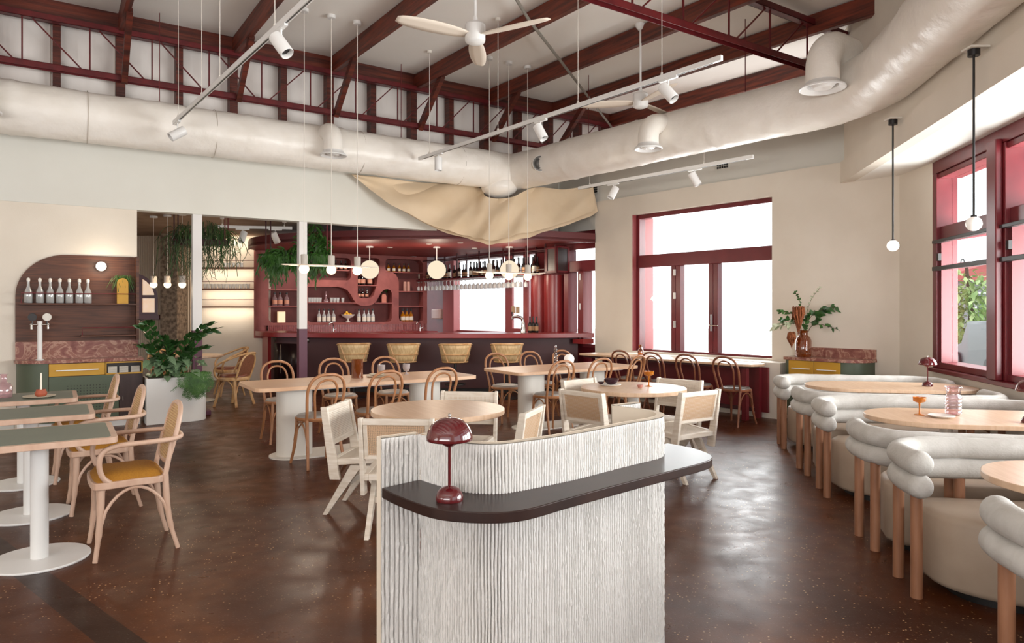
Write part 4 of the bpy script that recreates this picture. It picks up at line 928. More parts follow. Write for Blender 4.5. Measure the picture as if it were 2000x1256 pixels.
# window bench
t = thing('window_bench', 'long narrow pale bench table with dark red frame under the big end window', 'bench table', FB)
m = MB(); m.prism([(.45, -.40), (3.45, -.40), (3.62, -.52), (3.66, -.66), (3.60, -.82), (3.45, -.88), (.45, -.88)], .73, .762); link('table_top', m, MT['oakround'], t, bevel=.004)
m = MB(); m.box((.5, -.84, .70), (3.5, -.44, .73)); link('under_frame', m, MT['barfront'], t)
for x in (.6, 3.44): m = MB(); m.box((x, -.80, 0), (x + .07, -.73, .70)); m.box((x, -.47, 0), (x + .07, -.41, .70)); link('leg', m, MT['maroon'], t)
m = MB(); m.box((.6, -.41, .08), (3.6, -.37, .70)); link('modesty_panel', m, MT['maroon'], t)
m = MB(); m.box((.6, -.45, .08), (3.5, -.41, .13)); link('foot_rail', m, MT['barfront'], t)
# ================================================================== BAR
def off(path, d):
    out = []
    for i, p in enumerate(path):
        a = path[max(i - 1, 0)]; b_ = path[min(i + 1, len(path) - 1)]; t_ = (b_ - a).normalized(); out.append(p + Vector((-t_.y, t_.x, 0)) * d)
    return out
barp = smooth([(-5.07, 13.65, 0), (-4.65, 12.98, 0), (-4.2, 12.68, 0), (-3.3, 12.42, 0), (-2.2, 12.25, 0), (-1.2, 12.2, 0), (-.2, 12.22, 0), (.6, 12.3, 0), (1.49, 12.52, 0)], 6)
t = thing('bar_counter', 'long curved red bar counter with a dark plum front', 'bar counter')
b2 = off(barp, .62)
m = MB(); m.prism([(p.x, p.y) for p in barp] + [(p.x, p.y) for p in b2[::-1]], .985, 1.07); link('bar_top', m, MT['barred'], t, bevel=.006)
fr_ = off(barp, .20); bk2 = off(barp, .52)
m = MB(); m.prism([(p.x, p.y) for p in fr_[4:-2]] + [(p.x, p.y) for p in bk2[4:-2][::-1]], .08, .985); link('bar_front', m, MT['barfront'], t)
m = MB(); fk = off(barp, .25); m.prism([(p.x, p.y) for p in fk[4:-2]] + [(p.x, p.y) for p in bk2[4:-2][::-1]], 0, .08); link('kickboard', m, MT['black'], t)
m = MB(); m.box((-.28, -.30, .88), (-.02, -.03, .965)); link('end_shelf', m, MT['barred'], t, M=FB)
for i in (6, 10):
    a, b_ = fr_[i], fr_[i + 4]; d = (b_ - a).normalized(); nn = Vector((d.y, -d.x, 0))
    m = MB(); m.add([a + nn * .012 + Vector((0, 0, z)) for z in (.14, .86)] + [b_ + nn * .012 + Vector((0, 0, z)) for z in (.14, .86)], [(0, 2, 3, 1)]); f = link('fridge_door', m, mat('fridge_dark', '#241517', .3), t, solid=.012)
    m = MB(); m.bar(b_ + nn * .03 + Vector((0, 0, .3)) - d * .03, b_ + nn * .03 + Vector((0, 0, .84)) - d * .03, .014, .014); link('door_handle', m, MT['chrome'], f)
a, b_ = fr_[6], fr_[15]; d = (b_ - a).normalized(); nn = Vector((d.y, -d.x, 0))
m = MB(); m.add([a + nn * .01 + Vector((0, 0, z)) for z in (.885, .975)] + [b_ + nn * .01 + Vector((0, 0, z)) for z in (.885, .975)], [(0, 2, 3, 1)]); link('steel_fascia', m, MT['stainless'], t, solid=.015)

# canopy
cp = smooth([(-5.35, 14.0, 0), (-4.9, 13.1, 0), (-4.1, 12.45, 0), (-3.15, 12.08, 0), (-2.1, 11.88, 0), (-1.1, 11.8, 0), (-.3, 11.8, 0), (.4, 11.92, 0), (1.50, 12.46, 0)], 6)
t = thing('bar_canopy', 'curved dark red ceiling canopy hanging above the bar', 'canopy')
bl = [(1.2, 12.95), (-1.75, 16.3), (-5.3, 14.6)]
m = MB(); m.prism([(p.x, p.y) for p in cp] + bl, 2.72, 2.76); link('soffit', m, MT['soffit'], t)
ci = off(cp, .03); m = MB(); m.prism([(p.x, p.y) for p in cp] + [(p.x, p.y) for p in ci[::-1]], 2.70, 2.865); link('fascia', m, mat('canopy_fascia', '#5E2426', .45), t)
for (x, y) in ((-2.4, 13.6), (-1.55, 12.9), (-.95, 12.7), (-.3, 12.6), (-.75, 13.8)):
    m = MB(); m.lathe([(.055, -.0), (.05, -.008), (.04, -.004), (.001, -.002)], (x, y, 2.72), 20, close=False); link('downlight', m, MT['white_c'], t)

# wall of niches
t = thing('niche_wall', 'textured rose plaster wall of rounded shelf niches behind the bar', 'shelf wall', FS)
def sm2(pts, k=3): return [(p.x, p.y) for p in smooth([(x, y, 0) for x, y in pts], k, closed=True)]
N1 = rrect(.178, 1.215, .93, 2.64, .10, 6)
N2 = rrect(.99, 2.135, 1.93, 2.63, .10, 6)
N3 = [(.99, 1.98), (1.60, 1.99), (1.75, 1.97), (1.85, 1.92), (1.93, 1.82), (1.99, 1.71), (2.08, 1.61), (2.18, 1.575), (2.30, 1.575), (2.42, 1.60), (2.50, 1.66), (2.57, 1.77), (2.63, 1.88), (2.70, 1.94), (2.78, 1.955), (2.86, 1.93), (2.89, 1.86), (2.89, 1.30), (2.86, 1.235), (2.80, 1.205), (1.06, 1.215), (1.0, 1.245), (.985, 1.30), (.985, 1.93)]
N4 = [(2.085, 2.58), (2.10, 2.63), (2.15, 2.65), (2.54, 2.65), (2.59, 2.62), (2.60, 2.56), (2.585, 2.40), (2.545, 2.18), (2.49, 1.92), (2.45, 1.81), (2.40, 1.765), (2.33, 1.755), (2.16, 1.755), (2.11, 1.77), (2.085, 1.83)]
N5 = [(2.73, 2.56), (2.75, 2.625), (2.81, 2.65), (3.50, 2.65), (3.60, 2.63), (3.66, 2.55), (3.66, 1.28), (3.64, 1.235), (3.59, 1.215), (3.15, 1.215), (3.08, 1.24), (3.055, 1.31), (3.055, 2.13), (3.03, 2.22), (2.97, 2.30), (2.89, 2.345), (2.80, 2.36), (2.75, 2.38), (2.73, 2.43)]
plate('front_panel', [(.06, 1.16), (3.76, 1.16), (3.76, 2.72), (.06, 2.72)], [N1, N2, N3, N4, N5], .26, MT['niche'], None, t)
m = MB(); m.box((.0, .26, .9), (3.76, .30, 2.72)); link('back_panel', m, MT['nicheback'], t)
m = MB(); m.lathe([(.13, 0.9), (.13, 2.72)], (.04, .13, 0), 28, close=True); link('rounded_end', m, MT['niche'], t)
m = MB()
nr = 190
m.add([(.17 + 3.59 * k / nr, -.004 + (.008 if k % 2 else 0) + .005, z) for z in (1.0, 1.16) for k in range(nr + 1)], [(k, k + 1, nr + 2 + k, nr + 1 + k) for k in range(nr)]); link('tiled_splashback', m, MT['tile'], t, ang=10)
m = MB(); m.box((.05, -.55, .0), (3.76, .0, .96)); m.box((.05, -.58, .96), (3.76, .0, 1.0)); link('back_counter', m, MT['barred'], t)
SH = [(.178, .93, 1.917), (.178, .93, 1.572), (.985, 2.06, 1.65), (2.48, 2.89, 1.65), (2.085, 2.55, 2.04), (2.74, 3.66, 2.355), (3.055, 3.66, 1.92), (3.055, 3.66, 1.575)]
for a, b_, z in SH:
    m = MB(); m.box((a - .0, -.006, z - .022), (b_ + .0, .26, z)); link('shelf', m, MT['niche'], t, bevel=.003)
for a, b_, z in ((.985, 1.9, 2.36),): m = MB(); m.box((a, -.004, z - .02), (b_, .26, z)); link('shelf', m, MT['niche'], t)

# ---- bottle and glass kinds
def bottle_kind(nm, body, neck_h, H, r, glass, liquid=None, label=None, cap=None, shoulder=.16):
    t = thing(nm, '', 'bottle'); hb = H - neck_h
    m = MB(); m.lathe([(r * .9, 0), (r, .006), (r, hb * .86), (r * .8, hb * .95), (r * .42, hb + .01), (r * .34, hb + .03), (r * .33, H - .012), (r * .42, H - .01), (r * .42, H)], seg=14); link('glass_body', m, glass, t, ang=60)
    if label: m = MB(); m.lathe([(r * 1.02, hb * .2), (r * 1.02, hb * .66)], seg=14, close=False); link('paper_label', m, label, t)
    if cap: m = MB(); m.lathe([(r * .45, H - .035), (r * .47, H + .004), (.001, H + .005)], seg=12); link('cap', m, cap, t)
    return Kind(t)
kb_water = bottle_kind('water_bottle', 0, .11, .30, .042, MT['glass'], label=MT['labelw'], cap=MT['foil'])
G = 'bottles in the bar niches'
for i, s in enumerate((1.251, 1.358, 1.462, 1.568, 2.141, 2.264, 2.365, 2.466)):
    kb_water.put(FS @ L(s, .09, 1.205), 'clear pale labelled bottle low in the wide niche, %s' % ('%s left of the fruit bowl' % ['farthest', 'third', 'second', 'first'][i] if i < 4 else '%s right of the fruit bowl' % ORD[i - 4]), G)
kb_pink = bottle_kind('spirit_bottle', 0, .09, .275, .052, MT['pinkg'], label=MT['labelp'], cap=MT['foil'])
for i, s in enumerate((.318, .429, .567)): kb_pink.put(FS @ L(s, .09, 1.573), 'rounded pink labelled bottle on the leftmost niche shelf, %s' % ['left one', 'middle one', 'right one'][i], G)
kb_sp = bottle_kind('spirit_bottle', 0, .08, .20, .036, MT['amber'], label=MT['labelw'], cap=MT['foil'])
for i, s in enumerate((2.837, 2.969, 3.103, 3.215, 3.33)): kb_sp.put(FS @ L(s, .09, 2.356), 'amber spirit bottle on the top right niche shelf, %s from the left' % ORD[i], G)
for i, s in enumerate((3.184, 3.282, 3.387)): kb_sp.put(FS @ L(s, .08, 1.215) @ Matrix.Scale(1.45, 4), 'tall amber spirit bottle in the bottom right niche, %s' % ['left', 'middle', 'right'][i], G)
kb_am = bottle_kind('spirit_bottle', 0, .07, .205, .036, MT['darkglass'], label=MT['labelp'], cap=MT['foil'])
for i, s in enumerate((2.145, 2.225, 2.325)): kb_am.put(FS @ L(s, .09, 1.756), 'dark pink labelled bottle in the bottom of the tapered niche, %s' % ['left', 'middle', 'right'][i], G)
for i, s in enumerate((2.13, 2.24, 2.40)): kb_am.put(FS @ L(s, .1, 2.04) @ Matrix.Scale(1.5, 4), 'dark bottle on the upper tapered niche shelf behind the round globe, %s' % ['left', 'middle', 'right'][i], G)
for i, s in enumerate((1.52, 1.62, 1.74, 1.84)): kb_am.put(FS @ L(s, .1, 2.36), 'dark bottle on the top middle niche shelf beside the hanging plant, %s from the left' % ORD[i], G)
def tumbler():
    t = thing('tumbler', '', 'glass'); m = MB(); m.lathe([(.028, 0), (.036, .10), (.034, .10), (.027, .006), (.001, .006)], seg=14, close=False); o = link('glass_body', m, MT['glass'], t, ang=50)
    m = MB(); m.lathe([(.0275, 0), (.0285, .012), (.001, .012)], seg=14); link('glass_base', m, MT['frosted'], t); return Kind(t)
tk = tumbler()
for i, s in enumerate((1.038, 1.095, 1.15, 1.212, 1.275, 1.52, 1.59, 1.665, 1.775)): tk.put(FS @ L(s, .09, 1.652), 'clear tumbler on the middle niche shelf, %s' % ('%s from the left of the left row' % ORD[i] if i < 5 else '%s in the row right of the crystal jug' % ORD[i - 5]), 'tumblers in the bar niches')
t = thing('decanter', 'tall pink glass decanter standing between the tumblers in the niche', 'decanter', FS @ L(1.407, .1, 1.652)); m = MB(); m.lathe([(.05, 0), (.055, .04), (.02, .09), (.016, .17), (.026, .20)], seg=16, close=False); link('glass_body', m, MT['pinkg'], t, ang=60); m = MB(); m.sphere((0, 0, .22), .022, 1, 12, 8); link('stopper', m, MT['pinkg'], t)
# fruit bowl with lemons
t = thing('fruit_bowl', 'white pedestal bowl in the wide niche behind the bar', 'bowl', FS @ L(1.894, .1, 1.207))
m = MB(); m.lathe([(.06, 0), (.055, .01), (.022, .03), (.018, .07), (.03, .09), (.10, .115), (.145, .16), (.15, .175), (.14, .17), (.09, .13), (.001, .118)], seg=32, close=False); link('bowl', m, MT['white_c'], t, ang=60)
for i, (x, y, z) in enumerate([(-.06, 0, .17), (0, -.03, .172), (.06, .0, .17), (.02, .05, .172), (-.02, .01, .215)]):
    m = MB(); m.lathe([(.001, -.042), (.012, -.036), (.026, -.02), (.030, 0), (.026, .02), (.012, .036), (.001, .042)], seg=14, close=False); o = link('lemon', m, MT['lemon'], None, FS @ L(1.894 + x, .1 + y, 1.207 + z, i) @ Matrix.Rotation(1.4, 4, 'Y'), ang=70)
    tag(o, 'yellow lemon in the pedestal bowl, %s' % ['at the left', 'at the front', 'at the right', 'at the back', 'topmost'][i], 'lemon', 'lemons in the pedestal bowl')
def boxo(nm, lab, cat, M, a, b_, mt, **k):
    m = MB(); m.box(a, b_); return tag(link(nm, m, mt, None, M, **k), lab, cat)
t = thing('niche_lamp', 'small glowing cream block lamp in the lowest left niche', 'lamp', FS @ L(.455, .10, 1.216)); m = MB(); m.box((-.075, -.05, 0), (.075, .05, .235)); link('shade', m, mat('lit_alabaster', '#E8D2B4', .4, emit='#FFE0B0', es=.5), t, bevel=.006); m = MB(); m.box((-.06, -.04, -.0), (.06, .04, .004)); link('base', m, MT['foil'], t)
t = thing('tin', 'pair of pink canisters on the upper right niche shelf', 'canister', FS @ L(3.29, .1, 1.921))
for s in (-1, 1): m = MB(); m.lathe([(.04, 0), (.04, .20), (.036, .215), (.001, .215)], (s * .045, 0, 0), 20); link('canister', m, mat('pink_canister', '#B88578', .5), t)
t = thing('arched_vase', 'small pink arched vase with leaves in the niche beside the tapered pocket', 'vase', FS @ L(2.725, .1, 1.651))
m = MB(); m.prism([(-.055, 0), (.055, 0), (.055, .14)] + [(.055 * math.cos(a), .14 + .055 * math.sin(a)) for a in [math.pi * k / 8 for k in range(1, 8)]] + [(-.055, .14)], -.03, .03, Matrix.Rotation(math.pi / 2, 4, 'X')); link('vase_body', m, mat('vase_pink', '#B8705F', .6), t)
def leaf(mb, base, d, nrm, Ln, W, droop=.15, nseg=4, uv=True):
    d = Vector(d).normalized(); nrm = Vector(nrm); sd = d.cross(nrm)
    if sd.length < 1e-3: sd = d.cross(Vector((1, 0, 0)))
    sd.normalize(); up = sd.cross(d).normalized(); b0 = len(mb.v); rows = []
    for i in range(nseg + 1):
        s = i / nseg; w_ = W * .5 * math.sin(math.pi * min(max(s, .0), 1) ** .8) if 0 < s < 1 else 0
        c = Vector(base) + d * Ln * s - Vector((0, 0, 1)) * droop * Ln * s * s
        rows.append((c - sd * w_ + up * w_ * .25, c, c + sd * w_ + up * w_ * .25, s))
    vs_ = []
    for a, c, e, s in rows: vs_ += [a, c, e]
    fs = []
    for i in range(nseg):
        k = i * 3; fs += [(k, k + 1, k + 4, k + 3), (k + 1, k + 2, k + 5, k + 4)]
    b0 = mb.add(vs_, fs)
    for i, (a, c, e, s) in enumerate(rows):
        mb.uv[b0 + 3 * i] = (0, s); mb.uv[b0 + 3 * i + 1] = (.5, s); mb.uv[b0 + 3 * i + 2] = (1, s)
rnd = random.Random(3)
m = MB()
for k in range(14): leaf(m, (rnd.uniform(-.03, .09), rnd.uniform(-.02, .02), .19 + rnd.uniform(0, .08)), (rnd.uniform(-.6, 1.2), rnd.uniform(-1, .3), rnd.uniform(0, 1)), (0, 0, 1), .09, .05)
link('leaves', m, MT['leafm'], t)
# taps on the back counter
for i, s in enumerate((1.45, 3.45)):
    t = thing('basin_tap', ['chrome tap standing on the back counter below the fruit bowl', 'chrome tap standing on the back counter near the paper dispenser'][i], 'tap', FS @ L(s, -.3, 1.0)); m = MB(); m.tube(smooth([(0, 0, 0), (0, 0, .15), (-.03, -.02, .21), (-.10, -.06, .20), (-.12, -.07, .16)], 5), .011, 10); link('spout', m, MT['chrome'], t); m = MB(); m.bar((.0, .0, .05), (.06, -.03, .09), .012, .012); link('lever', m, MT['chrome'], t)
boxo('towel_dispenser', 'pinkish paper towel dispenser on the dark red wall right of the niches', 'dispenser', FB, (-5.35, -.02, 1.27), (-4.97, .1, 1.50), mat('dispenser_plastic', '#C5A49C', .3), bevel=.02)

# ---- wine rack hanging along the bar windows (frame FB)
t = thing('wine_rack', 'dark red hanging steel rack for wine bottles over the bar windows', 'rack', FB)
m = MB(); m.box((-5.5, -.42, 2.165), (-.86, -.12, 2.185)); link('rack_shelf', m, MT['maroon'], t)
for s in (-5.45, -4.6, -3.75, -2.95, -2.15, -1.45, -.9):
    m = MB(); m.bar((s, -.40, 2.18), (s, -.40, 2.72), .025, .025); m.bar((s, -.14, 2.18), (s, -.14, 2.72), .025, .025); m.bar((s, -.40, 2.62), (s, -.14, 2.62), .02, .02, ); link('rack_upright', m, MT['barfront'], t)
m = MB(); m.bar((-5.5, -.40, 2.62), (-.9, -.40, 2.62), .02, .02); m.bar((-5.5, -.14, 2.62), (-.9, -.14, 2.62), .02, .02); m.bar((-5.5, -.41, 2.25), (-.9, -.41, 2.25), .01, .01); link('rack_rail', m, MT['barfront'], t)
m = MB()
for k in range(3): m.bar((-5.4, -.38 + .11 * k, 2.145), (-1.5, -.38 + .11 * k, 2.145), .02, .008)
link('glass_runner', m, MT['chrome'], t)
t = thing('display_cabinet', 'dark red hanging cabinet with reeded pink glass right of the wine rack', 'cabinet', FB)
m = MB()
c0, c1x, q0, q1, z0, z1 = -.86, -.56, -.44, -.10, 2.165, 2.66
for a, b_ in (((c0, q0, z0), (c1x, q0 + .03, z0 + .045)), ((c0, q0, z1 - .045), (c1x, q0 + .03, z1)), ((c0, q0, z0), (c0 + .045, q0 + .03, z1)), ((c1x - .045, q0, z0), (c1x, q0 + .03, z1)), ((c0, q0, z0), (c1x, q1, z0 + .02)), ((c0, q0, z1 - .02), (c1x, q1, z1)), ((c1x - .03, q0, z0), (c1x, q0 + .04, z1)), ((c1x - .03, q1 - .04, z0), (c1x, q1, z1)), ((c1x - .03, q0, z0), (c1x, q1, z0 + .045))): m.box(a, b_)
link('frame', m, MT['maroon'], t)
m = MB(); m.box((c0 + .04, q0 + .012, z0 + .04), (c1x - .04, q0 + .02, z1 - .04)); m.box((c1x - .02, q0 + .04, z0 + .04), (c1x - .014, q1 - .04, z1 - .04)); link('reeded_glass', m, MT['reeded'], t)
wk = bottle_kind('wine_bottle', 0, .12, .31, .040, MT['foil'], label=MT['labelt'])
wk2 = bottle_kind('wine_bottle', 0, .12, .33, .040, MT['darkglass'], label=MT['labelw'], cap=MT['foil'])
rnd = random.Random(11); s = -5.36; i = 0
while s < -1.25 and i < 36:
    big = s > -3.6
    k_ = wk if (i % 3) else wk2
    k_.put(FB @ L(s, -.33 + rnd.uniform(-.02, .02), 2.186, rnd.uniform(0, 6)) @ Matrix.Scale(rnd.choice([.93, 1, 1.05]), 4), 'dark wine bottle in the front row of the hanging rack, %s from the left' % ORD[i], 'wine bottles in the hanging rack')
    s += rnd.choice([.115, .12, .13, .17]) ; i += 1
s = -3.3; j = 0
while s < -1.3:
    wk.put(FB @ L(s, -.20, 2.186, rnd.uniform(0, 6)) @ Matrix.Scale(1.08, 4), 'dark wine bottle in the back row of the hanging rack, %s from the left' % ORD[j], 'wine bottles in the hanging rack back row'); s += .14; j += 1
# hanging wine glasses
def hang_glass():
    t = thing('wine_glass', '', 'glass'); m = MB(); m.lathe([(.034, 0), (.034, -.003), (.004, -.008), (.0035, -.085), (.012, -.095), (.034, -.12), (.040, -.15), (.034, -.205), (.0335, -.205), (.038, -.15), (.031, -.12), (.010, -.098)], seg=12, close=False); link('glass_body', m, MT['hangg'], t, ang=60); return Kind(t)
MT['hangg'] = glassmat('hanging_glass', '#F2F4F4', .3, bright_fill=.65)
hk = hang_glass(); i = 0
for row, q in enumerate((-.36, -.22)):
    for k in range(26):
        hk.put(FB @ L(-5.36 + k * .145 + row * .07, q, 2.14), 'clear wine glass hanging under the rack, %s from the left in the %s row' % (ORD[k], ['front', 'back'][row]), 'stemware hanging under the rack')
# fluted red drum panels beside the rack
for i, s in enumerate((-1.52, -1.12)):
    m = MB(); m.lathe([(.19, .95), (.19, 2.16)], (s, .02, 0), 32); o = link('wall_drum', m, MT['barred'], None, FB); tag(o, 'glossy red half round column beside the bar windows, %s one' % ['left', 'right'][i], 'column')
# beer font on the bar, papers and dark bottles
t = thing('beer_font', 'chrome swan neck beer font standing on the right part of the bar', 'beer tap', L(.205, 12.62, 1.07))
m = MB(); m.tube(smooth([(0, 0, 0), (0, 0, .12), (-.005, 0, .20), (-.03, 0, .265), (-.09, 0, .29), (-.2, 0, .29)], 5), [.05, .048, .046, .044, .04, .038, .037, .036, .034, .032] + [.028] * 16, 14); link('column', m, MT['chrome'], t)
m = MB(); m.tube([(-.2, 0, .30), (-.2, -.02, .24)], .014, 10); link('spout', m, MT['chrome'], t); m = MB(); m.tube([(-.2, 0, .30), (-.205, 0, .38)], [.008, .014], 10); link('tap_handle', m, MT['foil'], t)
for i, (x, y) in enumerate(((.33, 12.72), (.39, 12.78), (.45, 12.70))): wk.put(L(x, y, 1.07) @ Matrix.Scale(.95, 4), 'dark wine bottle standing on the bar by the beer font, %s' % ['left', 'middle', 'right'][i], 'wine bottles on the bar')
# globes over the bar
def globe():
    t = thing('globe_pendant', '', 'pendant light'); m = MB(); m.lathe([(.07, .452), (.07, .43), (.001, .43)], seg=20); link('ceiling_rose', m, MT['white'], t)
    m = MB(); m.tube([(0, 0, .17), (0, 0, .44)], .008, 8); link('rod', m, MT['white'], t); m = MB(); m.sphere((0, 0, 0), .18, 1, 36, 20); link('glass_globe', m, MT['globe'], t, ang=80); return Kind(t)
gk = globe()
for i, (x, y) in enumerate([(-2.76, 13.4), (-1.47, 13.5), (-.05, 13.45)]): gk.put(L(x, y, 2.267), 'large glowing opal globe pendant under the red canopy, %s' % ['left', 'middle', 'right'][i], 'globe pendants over the bar')
point('globe_glow', (-2.76, 13.1, 2.2), 18, (1, .84, .66), .18); point('globe_glow', (-1.47, 13.2, 2.2), 18, (1, .84, .66), .18); point('globe_glow', (-.05, 13.15, 2.2), 18, (1, .84, .66), .18)
for (x, y) in ((-4.3, 14.2), (-3.4, 14.6), (-2.5, 15.1)): spot('canopy_downlight', (x, y, 2.70), (x - .2, y + .7, 1.4), 40, (1, .9, .8), 100)

# ================================================================== LEFT DRINKS STATION (frame FA)
t = thing('drinks_station', 'green and mustard drinks cabinet with marble top against the left wall', 'cabinet', FA)
def capx(x0, x1, y0, r): # plan outline with rounded front left corner
    return [(x1, .0), (x0, .0), (x0, y0 + r)] + [(x0 + r - r * math.cos(a), y0 + r - r * math.sin(a)) for a in [math.pi / 2 * k / 8 for k in range(1, 9)]] + [(x1, y0)]
m = MB(); m.prism(capx(-1.335, -1.0, -.39, .33), .1, .835); link('curved_end', m, MT['cabgreen'], t, ang=30)
m = MB(); m.box((-1.0, -.38, .1), (.02, 0, .835)); link('carcass', m, MT['walnut'], t)
m = MB(); m.box((-.995, -.40, .672), (-.405, -.38, .825)); d_ = link('drawer', m, MT['yellow'], t, bevel=.002)
m = MB(); m.box((-.92, -.43, .738), (-.475, -.42, .75)); m.box((-.91, -.42, .74), (-.90, -.4, .748)); m.box((-.495, -.42, .74), (-.485, -.4, .748)); link('drawer_handle', m, MT['white'], d_)
m = MB()
for a, b_ in (((-.40, -.40, .668), (.022, -.37, .686)), ((-.40, -.40, .812), (.022, -.37, .828)), ((-.40, -.40, .668), (-.385, -.37, .828)), ((.006, -.40, .668), (.022, -.37, .828))): m.box(a, b_)
link('open_niche', m, MT['yellow'], t)
m = MB(); m.box((-.385, -.385, .686), (.006, -.381, .812)); link('niche_back', m, MT['foil'], t)
m = MB(); m.box((-.995, -.40, .1), (-.25, -.38, .665)); dr = link('cabinet_door', m, MT['cabgreen'], t, bevel=.002)
m = MB()
for i in range(13):
    for j in range(12): x, z = -.80 + i * .034, .545 - j * .034; m.lathe([(.006, 0), (.001, 0)], M=Matrix.Translation((x, -.4012, z)) @ Matrix.Rotation(math.pi / 2, 4, 'X'), seg=8, close=False)
o = link('perforation', m, MT['foil'], dr); o['kind'] = 'stuff'
m = MB(); m.box((-.245, -.40, .1), (.02, -.38, .665)); dr = link('cabinet_door', m, mat('door_dark_walnut', '#3E2B28', .45, hex2='#33211F', scale=3, stretch=(8, 8, 1)), t, bevel=.002)
m = MB(); m.box((-.21, -.415, .33), (-.20, -.4, .38)); link('door_knob', m, MT['chrome'], dr)
m = MB(); m.prism(capx(-1.30, .0, -.34, .3), 0, .1); link('plinth', m, MT['white'], t)
m = MB(); m.prism(capx(-1.36, .03, -.415, .34), .835, .872); link('worktop', m, MT['marble'], t, ang=30)
m = MB(); m.box((-1.345, -.025, .872), (.0, .012, 1.09)); link('marble_splashback', m, MT['marble'], t)
for i, x in enumerate((-.37, -.245, -.115)):
    m = MB()
    for k in range(9): m.box((x, -.41, .69 + k * .009), (x + .10, -.388, .696 + k * .009))
    tag(link('napkin_stack', m, MT['paper'], None, FA), 'stack of folded napkins in the mustard niche, %s' % ['left', 'middle', 'right'][i], 'napkins', 'napkin stacks in the drinks station')
t = thing('wall_panel', 'dark walnut wall panel with one big rounded corner on the left wall', 'wall panel', FA)
pl = [(-1.345, 1.09), (-.005, 1.09), (-.005, 2.20), (-.80, 2.20)] + [(-.80 - .545 * math.sin(a), 1.66 + .54 * math.cos(a)) for a in [math.pi / 2 * k / 12 for k in range(1, 13)]]
plate('panel', pl, [], .022, MT['walnut'], Matrix.Translation((0, -.009, 0)), t)
m = MB(); m.box((-.035, -.17, 1.09), (-.0, -.01, 2.20)); link('end_fin', m, MT['walnut'], t)
for nm, (a, b_, z, zr) in {'upper': (-1.30, -.035, 1.575, 1.70), 'lower': (-.66, -.035, 1.165, 1.262)}.items():
    t = thing('wall_shelf', {'upper': 'long narrow walnut shelf with thin rail holding seven bottles', 'lower': 'short dark shelf with thin rail below the bottle shelf'}[nm], 'shelf', FA)
    m = MB(); m.box((a, -.17, z - .02), (b_, -.01, z)); link('board', m, MT['walnut'], t, bevel=.002)
    m = MB(); m.tube([(a + .02, -.165, z), (a + .02, -.165, zr), (b_, -.165, zr)], .006, 7); link('rail', m, MT['maroon'], t)
wb = thing('water_bottle', '', 'bottle'); m = MB(); m.lathe([(.036, 0), (.042, .008), (.042, .12), (.036, .155), (.018, .20), (.014, .225), (.014, .28), (.018, .282), (.018, .30)], seg=20); link('glass_body', m, glassmat('carafe_glass', '#E6EAE8', .35, bright_fill=.3), wb, ang=60)
m = MB(); m.lathe([(.0185, .27), (.0195, .302), (.01, .315), (.001, .318)], seg=14); link('stopper', m, MT['white_c'], wb); m = MB(); m.lathe([(.035, .003), (.038, .014), (.001, .016)], seg=18); link('thick_base', m, MT['foil'], wb)
wbk = Kind(wb)
for i, s in enumerate((-1.21, -1.091, -.983, -.881, -.78, -.672, -.578)): wbk.put(FA @ L(s, -.085, 1.575), 'clear swing top water bottle on the walnut shelf, %s from the left' % ORD[i], 'water bottles on the walnut shelf')
t = thing('wall_globe_light', 'small round glowing wall light on the walnut panel', 'wall light', FA @ L(-.43, -.06, 2.06)); m = MB(); m.sphere((0, -.02, 0), .062, 1, 28, 16); link('glass_globe', m, emis('lit_wall_globe', '#FFF6E6', 1.8), t, ang=80); m = MB(); m.tube([(0, .0, 0), (0, .048, 0)], .03, 16); link('bracket', m, MT['offwhite'], t)
point('wall_globe_glow', tuple(P(FA, -.43, -.19, 2.06)), 5, (1, .84, .62), .06)
t = thing('arched_planter', 'flat mustard arched planter on the bottle shelf', 'planter', FA @ L(-.188, -.10, 1.575))
m = MB(); m.prism([(-.065, 0), (.065, 0), (.065, .27)] + [(.065 * math.cos(a), .27 + .065 * math.sin(a)) for a in [math.pi * k / 10 for k in range(1, 10)]] + [(-.065, .27)], -.03, .03, Matrix.Rotation(math.pi / 2, 4, 'X')); link('planter_body', m, MT['yellow'], t)
m = MB(); rnd = random.Random(5)
for k in range(90):
    a = rnd.uniform(0, 6.28); r = rnd.uniform(.04, .16); x0, y0 = rnd.uniform(-.05, .05), rnd.uniform(0, .03)
    m.tube([(x0, y0, .26), (x0 + .5 * r * math.cos(a), y0 - abs(.3 * r * math.sin(a)) * .4, .34 + rnd.uniform(0, .04)), (x0 + r * math.cos(a), y0 - abs(r * math.sin(a)) * .35, .30 - rnd.uniform(0, .16))], .0022, 3)
link('trailing_foliage', m, MT['leaff'], t)
t = thing('water_font', 'white column tap tower with two round badges on the marble top', 'tap tower', FA @ L(-1.09, -.20, .872))
m = MB(); m.tube([(0, 0, 0), (0, 0, .48)], .028, 20); m.lathe([(.045, 0), (.045, .008), (.03, .012)], seg=24); link('column', m, MT['white'], t)
m = MB(); m.tube([(-.10, -.01, .435), (.10, -.01, .435)], .012, 12)
link('cross_tube', m, MT['chrome'], t)
for s in (-1, 1):
    m = MB(); m.tube([(s * .085, -.02, .45), (s * .085, -.03, .38)], .012, 10); m.tube([(s * .085, -.01, .43), (s * .085, -.06, .44)], .009, 8); tp = link('tap', m, MT['chrome'], t)
    m = MB(); q = Matrix.Translation((s * .075, -.03, .53)) @ Matrix.Rotation(math.pi / 2, 4, 'X'); m.lathe([(.001, .0), (.046, .0), (.048, .006), (.046, .012), (.001, .012)], M=q, seg=28); link('round_badge', m, MT['offwhite'] if s > 0 else MT['foil'], tp); m = MB(); m.tube([(s * .075, -.03, .44), (s * .075, -.03, .49)], .008, 8); link('tap_lever', m, MT['foil'], tp)

